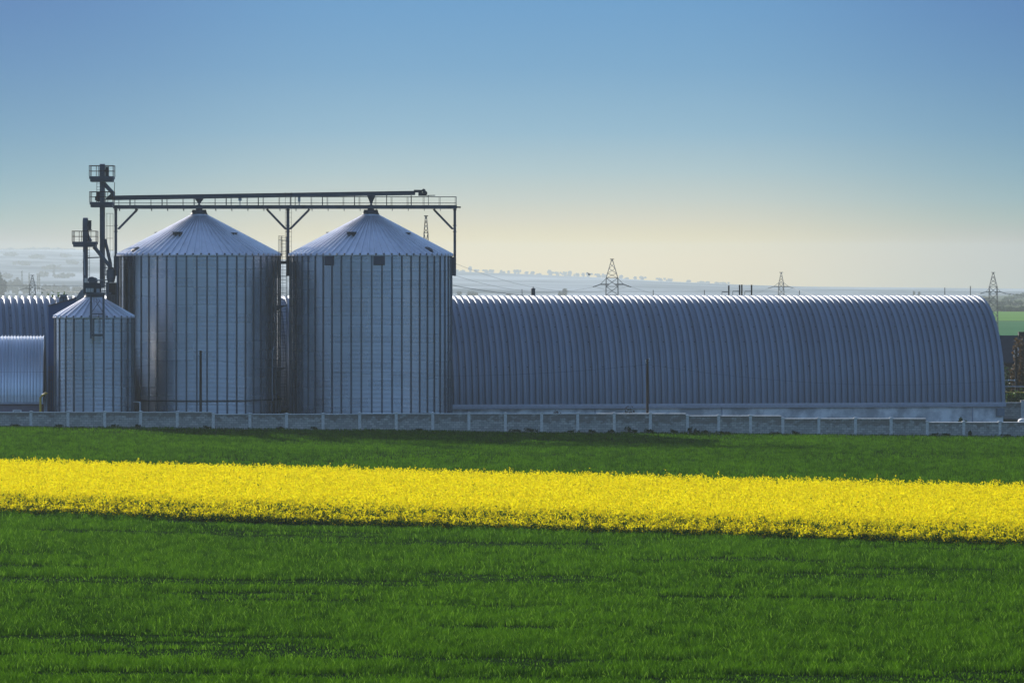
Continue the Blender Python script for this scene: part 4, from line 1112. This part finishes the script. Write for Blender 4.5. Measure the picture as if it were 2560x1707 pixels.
# ================================================================ RIGHT EDGE: house, pole, pipes, wall, car roof
YR = 470.0
hx = X(2500, YR)
hs_ = empty('dark_house', (hx, YR, ground_z(60)), 'dark house with a big plain roof beyond the right end of the hall', 'house')
gr = ground_z(60)
zt = Z(839.5, YR) - gr; ze = Z(905, YR) - gr
m = MB(); v = [(-2, 0, ze), (14, 0, ze), (14, 4.5, zt), (-2, 4.5, zt), (14, 9, ze), (-2, 9, ze)]
v2 = [(a, b, c - .15) for a, b, c in v]
m.add(v + v2, [(0, 1, 2, 3), (3, 2, 4, 5), (6, 9, 8, 7), (9, 11, 10, 8), (0, 6, 7, 1), (5, 4, 10, 11), (1, 7, 8, 2), (2, 8, 10, 4), (0, 3, 9, 6), (3, 5, 11, 9)])
m.build('roof', SLATE, hs_)
m = MB(); m.prism([(-1.7, 0), (13.7, 0), (13.7, ze - .16), (-1.7, ze - .16)], .4, 8.6); m.build('wall', BROWNW, hs_)
m = MB(); a = X(2558, YR) - hx; m.box(a, a + .7, 4.1, 4.9, zt - .5, zt + .4); m.build('chimney', BROWNW, hs_)
for i, (px, top, w_, Y_, lm_, kd, lb) in enumerate([(2506, 825, 20, 474.5, LEAFB, 'round', 'brown-leaved treetop behind the dark house roof by the hall'), (2519, 827, 10, 475, LEAFB, 'round', 'small brown treetop right of the other one over the roof'),
                                        (2538, 852, 22, 452, LEAFB, 'column', 'rust-brown conical tree in front of the dark house'), (2554, 852, 22, 453, LEAFB, 'column', 'rust-brown tree in front of the dark house at the right edge'),
                                        (2524, 880, 40, 455, LEAF, 'bush', 'big shadowy bush in front of the dark house wall'), (2556, 890, 36, 456, LEAF, 'bush', 'shadowy bush behind the concrete pole at the edge'),
                                        (2523, 972, 18, 440, LEAFG, 'bush', 'low green bush behind the short block wall'), (2548, 966, 26, 440, LEAFG, 'bush', 'bright green bush right of the concrete pole')]):
    s = Y_ / F; x = X(px, Y_)
    plant('garden_tree' if kd != 'bush' else 'garden_bush', lb, 'tree' if kd != 'bush' else 'bush', (x, Y_, ground_z(60)), Z(top, Y_) - ground_z(60), w_ * s * 1.25, kd, 200 + i, 500 if kd != 'column' else 700, lm_, .16, 'trees and bushes by the dark house')
pr_ = pole('grey pole with many white insulators in front of the dark house', 2540.5, 870, 446.0, r=.15, group='timber utility poles', base=ground_z(60))
pr_.children[0].data.materials[0] = mat('weathered grey pole', (0.16, 0.16, 0.18), .85)
zt = Z(870, 446) - ground_z(60)
for dx, dz in ((-.22, -.5), (.24, -.35), (-.24, -.95), (.2, -.8)):
    MB().tube([(dx * .4, -.08, zt + dz), (dx, -.12, zt + dz), (dx, -.12, zt + dz + .14)], .02, 6).tube([(dx, -.12, zt + dz + .14), (dx, -.12, zt + dz + .26)], .05, 8).build('insulator', CERAM, pr_)
Yq = 436.0
for py, lb in ((966.5, 'upper pale pipe rail behind the hall corner'), (980, 'lower yellowish pipe rail behind the hall corner')):
    pipe('pipe_rail', lb, 'pipe', [wp(2505, py - .5, Yq), wp(2600, py + (2 if py > 970 else 0), Yq)], .05, YELLOWP if py > 970 else STEELL, 'pipes by the hall corner')
# short block wall behind the hall corner
YV = 428.0
bw_ = empty('short_block_wall', (X(2512, YV), YV, ground_z(60)), 'short pale block wall with a square post behind the hall corner', 'wall')
g = ground_z(60); x0 = X(2490, YV) - X(2512, YV); x1 = X(2552, YV) - X(2512, YV)
m = MB(); m.box(x0, x1, 0, .2, -.2, Z(1007.5, YV) - g); m.build('wall_panel', BLOCK, bw_)
m = MB(); m.box(x0, x1, -.05, .25, Z(1007.4, YV) - g, Z(1005.3, YV) - g); m.build('coping', CONC, bw_)
m = MB(); m.box(x1 + .002, x1 + .42, -.06, .26, -.2, Z(1002.5, YV) - g); m.box(x1 - .04, x1 + .46, -.10, .30, Z(1002.4, YV) - g, Z(1000.5, YV) - g); m.build('post', CONC, bw_)
m = MB(); xx = x1 + .42; m.box(xx + .002, xx + 6, 0, .2, -.2, Z(1007.5, YV) - g); m.build('wall_panel', BLOCK, bw_)
# white parked car, only its front corner shows over the wall
YK = 384.0
car = empty('parked_car', (X(2546.5, YK), YK, ground_z(48)), 'white car whose rounded front just shows over the wall at the right edge', 'car')
g = ground_z(48)
zz = Z(1046, YK) - g
m = MB()
m.prism([(0.0, .35), (4.3, .35), (4.35, .7), (4.2, zz - .25), (3.5, zz - .2), (2.9, zz + .28), (1.7, zz + .30), (1.1, zz - .02), (.25, zz - .0), (.05, zz - .10), (-.02, zz - .45)], -.8, .8)
m.build('body', WHITEP, car)
m = MB(); m.prism([(1.3, zz + .0), (2.9, zz + .0), (2.75, zz + .24), (1.75, zz + .25)], -.812, -.801); m.build('side_window', GLASS, car)
for xx in (.85, 3.5):
    for yy in (-.72, .72): MB().tube([(xx, yy - .1, .32), (xx, yy + .1, .32)], .32, 18).build('wheel', STEELD, car)
m = MB(); m.box(-.03, .10, -.75, -.45, zz - .28, zz - .14); m.build('headlight', CERAM, car)

# ================================================================ CROPS
def blades(name, label, n, sampler, hmin, hmax, wid, m_, lean=.35, bigf=.05):
    x, y, k = sampler(n)
    n = len(x)
    z = gz(x, y)
    hh = (hmin + (hmax - hmin) * RNG.random(n)) * k
    pv = fbm(x * .12 + 3, y * .09 + 8, 2)
    tuft = fbm(x * 2.1 + 50, y * 1.2 + 20, 2)
    va = np.clip(.46 + .4 * (pv - .5) + 1.0 * (tuft - .5) + .9 * (RNG.random(n) - .5) * RNG.random(n), 0, .9)
    big = RNG.random(n) < bigf; va[big] = 1.0; hh[big] *= 1.05
    wid = wid * (1 + .5 * big)
    a = RNG.random(n) * 2 * np.pi
    ln = lean * (.3 + RNG.random(n))
    tx = x + np.cos(a) * ln * hh; ty = y + np.sin(a) * ln * hh
    b = RNG.random(n) * 2 * np.pi; wx_ = np.cos(b) * wid * .5; wy_ = np.sin(b) * wid * .5
    mx_ = x + np.cos(a) * ln * hh * .35; my_ = y + np.sin(a) * ln * hh * .35
    v = np.empty((n, 5, 3))
    v[:, 0] = np.stack([x - wx_, y - wy_, z], 1); v[:, 1] = np.stack([x + wx_, y + wy_, z], 1)
    v[:, 2] = np.stack([mx_ + wx_ * .9, my_ + wy_ * .9, z + hh * .6], 1); v[:, 3] = np.stack([mx_ - wx_ * .9, my_ - wy_ * .9, z + hh * .6], 1)
    v[:, 4] = np.stack([tx + np.cos(a) * hh * .15, ty + np.sin(a) * hh * .15, z + hh], 1)
    i = np.arange(n)[:, None] * 5
    f = np.concatenate([i + np.array([[0, 1, 2]]), i + np.array([[0, 2, 3]]), i + np.array([[3, 2, 4]])], 0)
    o = fast_mesh(name, v.reshape(-1, 3), f, m_, None, ('var', np.repeat(va, 5)))
    return tag(o, label, 'crop', kind='stuff')
def near_line(x): return 222.6 - .38 * x          # front edge of the rapeseed strip
def far_line(x): return 266.5 - .33 * x           # back edge
def streak(x, y):                                  # sunken wet streaks, long across the view
    s = fbm(x * .09 + 40, y * .42 + 9, 3)
    return s
def s_front(n):
    y = 118 + (250 - 118) * RNG.random(n) ** 1.25
    hw = y * .135 + 13
    x = (RNG.random(n) * 2 - 1) * hw
    ok = y < near_line(x) + .3
    x, y = x[ok], y[ok]
    s = streak(x, y)
    keep = (s < .60) | (RNG.random(len(x)) < .35)
    x, y, s = x[keep], y[keep], s[keep]
    k = np.clip(1.0 - np.clip((s - .52) / .12, 0, 1) * .75, .2, 1) * (.4 + 1.2 * fbm(x * 2.1 + 50, y * 1.2 + 20, 2))
    return x, y, k
blades('wheat_grass', 'young green wheat covering the foreground field', 1150000, s_front, .14, .30, .026, GRASSM, lean=.45, bigf=.07)
def s_back(n):
    y = 228 + (373.6 - 228) * RNG.random(n) ** .9
    hw = y * .13 + 14
    x = (RNG.random(n) * 2 - 1) * hw
    ok = y > far_line(x) - .4
    x, y = x[ok], y[ok]
    s = fbm(x * .06 + 11, y * .10 + 70, 3)
    keep = (s < .66) | (RNG.random(len(x)) < .6)
    x, y, s = x[keep], y[keep], s[keep]
    return x, y, (.7 + .6 * fbm(x * 1.6, y * .9, 2)) * np.clip(1.0 - np.clip((s - .58) / .12, 0, 1) * .3, .3, 1)
blades('wheat_grass', 'young green wheat between the yellow strip and the block wall', 470000, s_back, .16, .28, .042, GRASSM, bigf=.0)

def rapeseed():
    n = 112000
    x = (RNG.random(n) * 2 - 1) * 54
    t = RNG.random(n)
    y = near_line(x) + (far_line(x) - near_line(x)) * t
    edge_f = y - near_line(x)
    wob = (fbm(x * .5, x * 0 + 3, 3) - .5) * 2.2
    ok = (edge_f > wob * .6)
    x, y, t, edge_f = x[ok], y[ok], t[ok], edge_f[ok]; n = len(x)
    z = gz(x, y)
    hp = (.80 + .50 * RNG.random(n)) * (.84 + .32 * fbm(x * 1.3, y * .8, 3)) * np.clip(.36 + edge_f * .2, 0, 1)
    tall = RNG.random(n) < .012; hp[tall] *= 1.22
    V_ = []; F_ = []; A_ = []; M_ = []; off = 0
    def tri(c, s, mi, va, ori=None, squash=1.0):
        nonlocal off
        m_ = len(c)
        e1 = RNG.normal(size=(m_, 3)); e1 /= np.linalg.norm(e1, axis=1)[:, None]
        e2 = np.cross(e1, RNG.normal(size=(m_, 3))); e2 /= np.linalg.norm(e2, axis=1)[:, None]
        s = s[:, None]
        v = np.stack([c - e1 * s - e2 * s * .6, c + e1 * s - e2 * s * .6, c + e2 * s], 1)
        V_.append(v.reshape(-1, 3)); F_.append(np.arange(3 * m_).reshape(-1, 3) + off); A_.append(np.repeat(va, 3)); M_.append(np.full(m_, mi)); off += 3 * m_
    # flower heads: a crown of petals at the top and side shoots a little lower
    for shoot in range(5):
        dx = RNG.normal(size=n) * (.03 if shoot == 0 else .12); dy = RNG.normal(size=n) * (.03 if shoot == 0 else .12)
        hz = hp * (1 if shoot == 0 else .82 + .14 * RNG.random(n)) if shoot < 3 else hp * (.22 + .7 * RNG.random(n))
        base = np.stack([x + dx, y + dy, z + hz], 1)
        keep = np.ones(n, bool) if shoot < 3 else edge_f < 1.8
        base = base[keep]; nk = len(base)
        hv = np.clip(.5 + .4 * RNG.normal(size=nk), 0, 1)
        for k in range(5 if shoot == 0 else 3):
            c = base + RNG.normal(size=(nk, 3)) * np.array([.032, .032, .05])
            tri(c, .028 + .018 * RNG.random(nk), 0, np.clip(hv + .2 * RNG.normal(size=nk), 0, 1))
    # stalks and leaves, thick along the open front edge
    sel = (RNG.random(n) < .45) | (edge_f < 3.0)
    xs, ys, zs, hs2 = x[sel], y[sel], z[sel], hp[sel]; m_ = len(xs)
    a = RNG.random(m_) * 6.283; w_ = .012
    v = np.stack([np.stack([xs - w_ * np.cos(a), ys - w_ * np.sin(a), zs + .0 * hs2], 1), np.stack([xs + w_ * np.cos(a), ys + w_ * np.sin(a), zs], 1), np.stack([xs, ys, zs + hs2], 1)], 1)
    V_.append(v.reshape(-1, 3)); F_.append(np.arange(3 * m_).reshape(-1, 3) + off); A_.append(np.repeat(RNG.random(m_), 3)); M_.append(np.full(m_, 1)); off += 3 * m_
    for k in range(6):
        hz = hs2 * (.15 + .65 * RNG.random(m_))
        c = np.stack([xs + RNG.normal(size=m_) * .08, ys + RNG.normal(size=m_) * .08, zs + hz], 1)
        tri(c, .04 + .05 * RNG.random(m_), 1, RNG.random(m_))
    o = fast_mesh('rapeseed_crop', np.concatenate(V_), np.concatenate(F_), [PETAL, STALK], None, ('var', np.concatenate(A_)), midx=np.concatenate(M_))
    tag(o, 'bright yellow flowering rapeseed strip crossing the field', 'crop', kind='stuff')
rapeseed()

# ================================================================ HAZE: one even box of air
hz_m = bpy.data.materials.new('hazy air'); hz_m.use_nodes = True
t = hz_m.node_tree; t.nodes.clear()
o_ = t.nodes.new('ShaderNodeOutputMaterial'); pv_ = t.nodes.new('ShaderNodeVolumePrincipled')
pv_.inputs['Color'].default_value = (0.675, 0.765, 0.80, 1)
pv_.inputs['Density'].default_value = HAZE_D
pv_.inputs['Anisotropy'].default_value = 0.3
t.links.new(pv_.outputs[0], o_.inputs['Volume'])
m = MB(); m.box(-6100, 6100, -6100, HAZE_END, -8.5, HAZE_TOP)
hz = m.build('haze', hz_m); hz['kind'] = 'stuff'
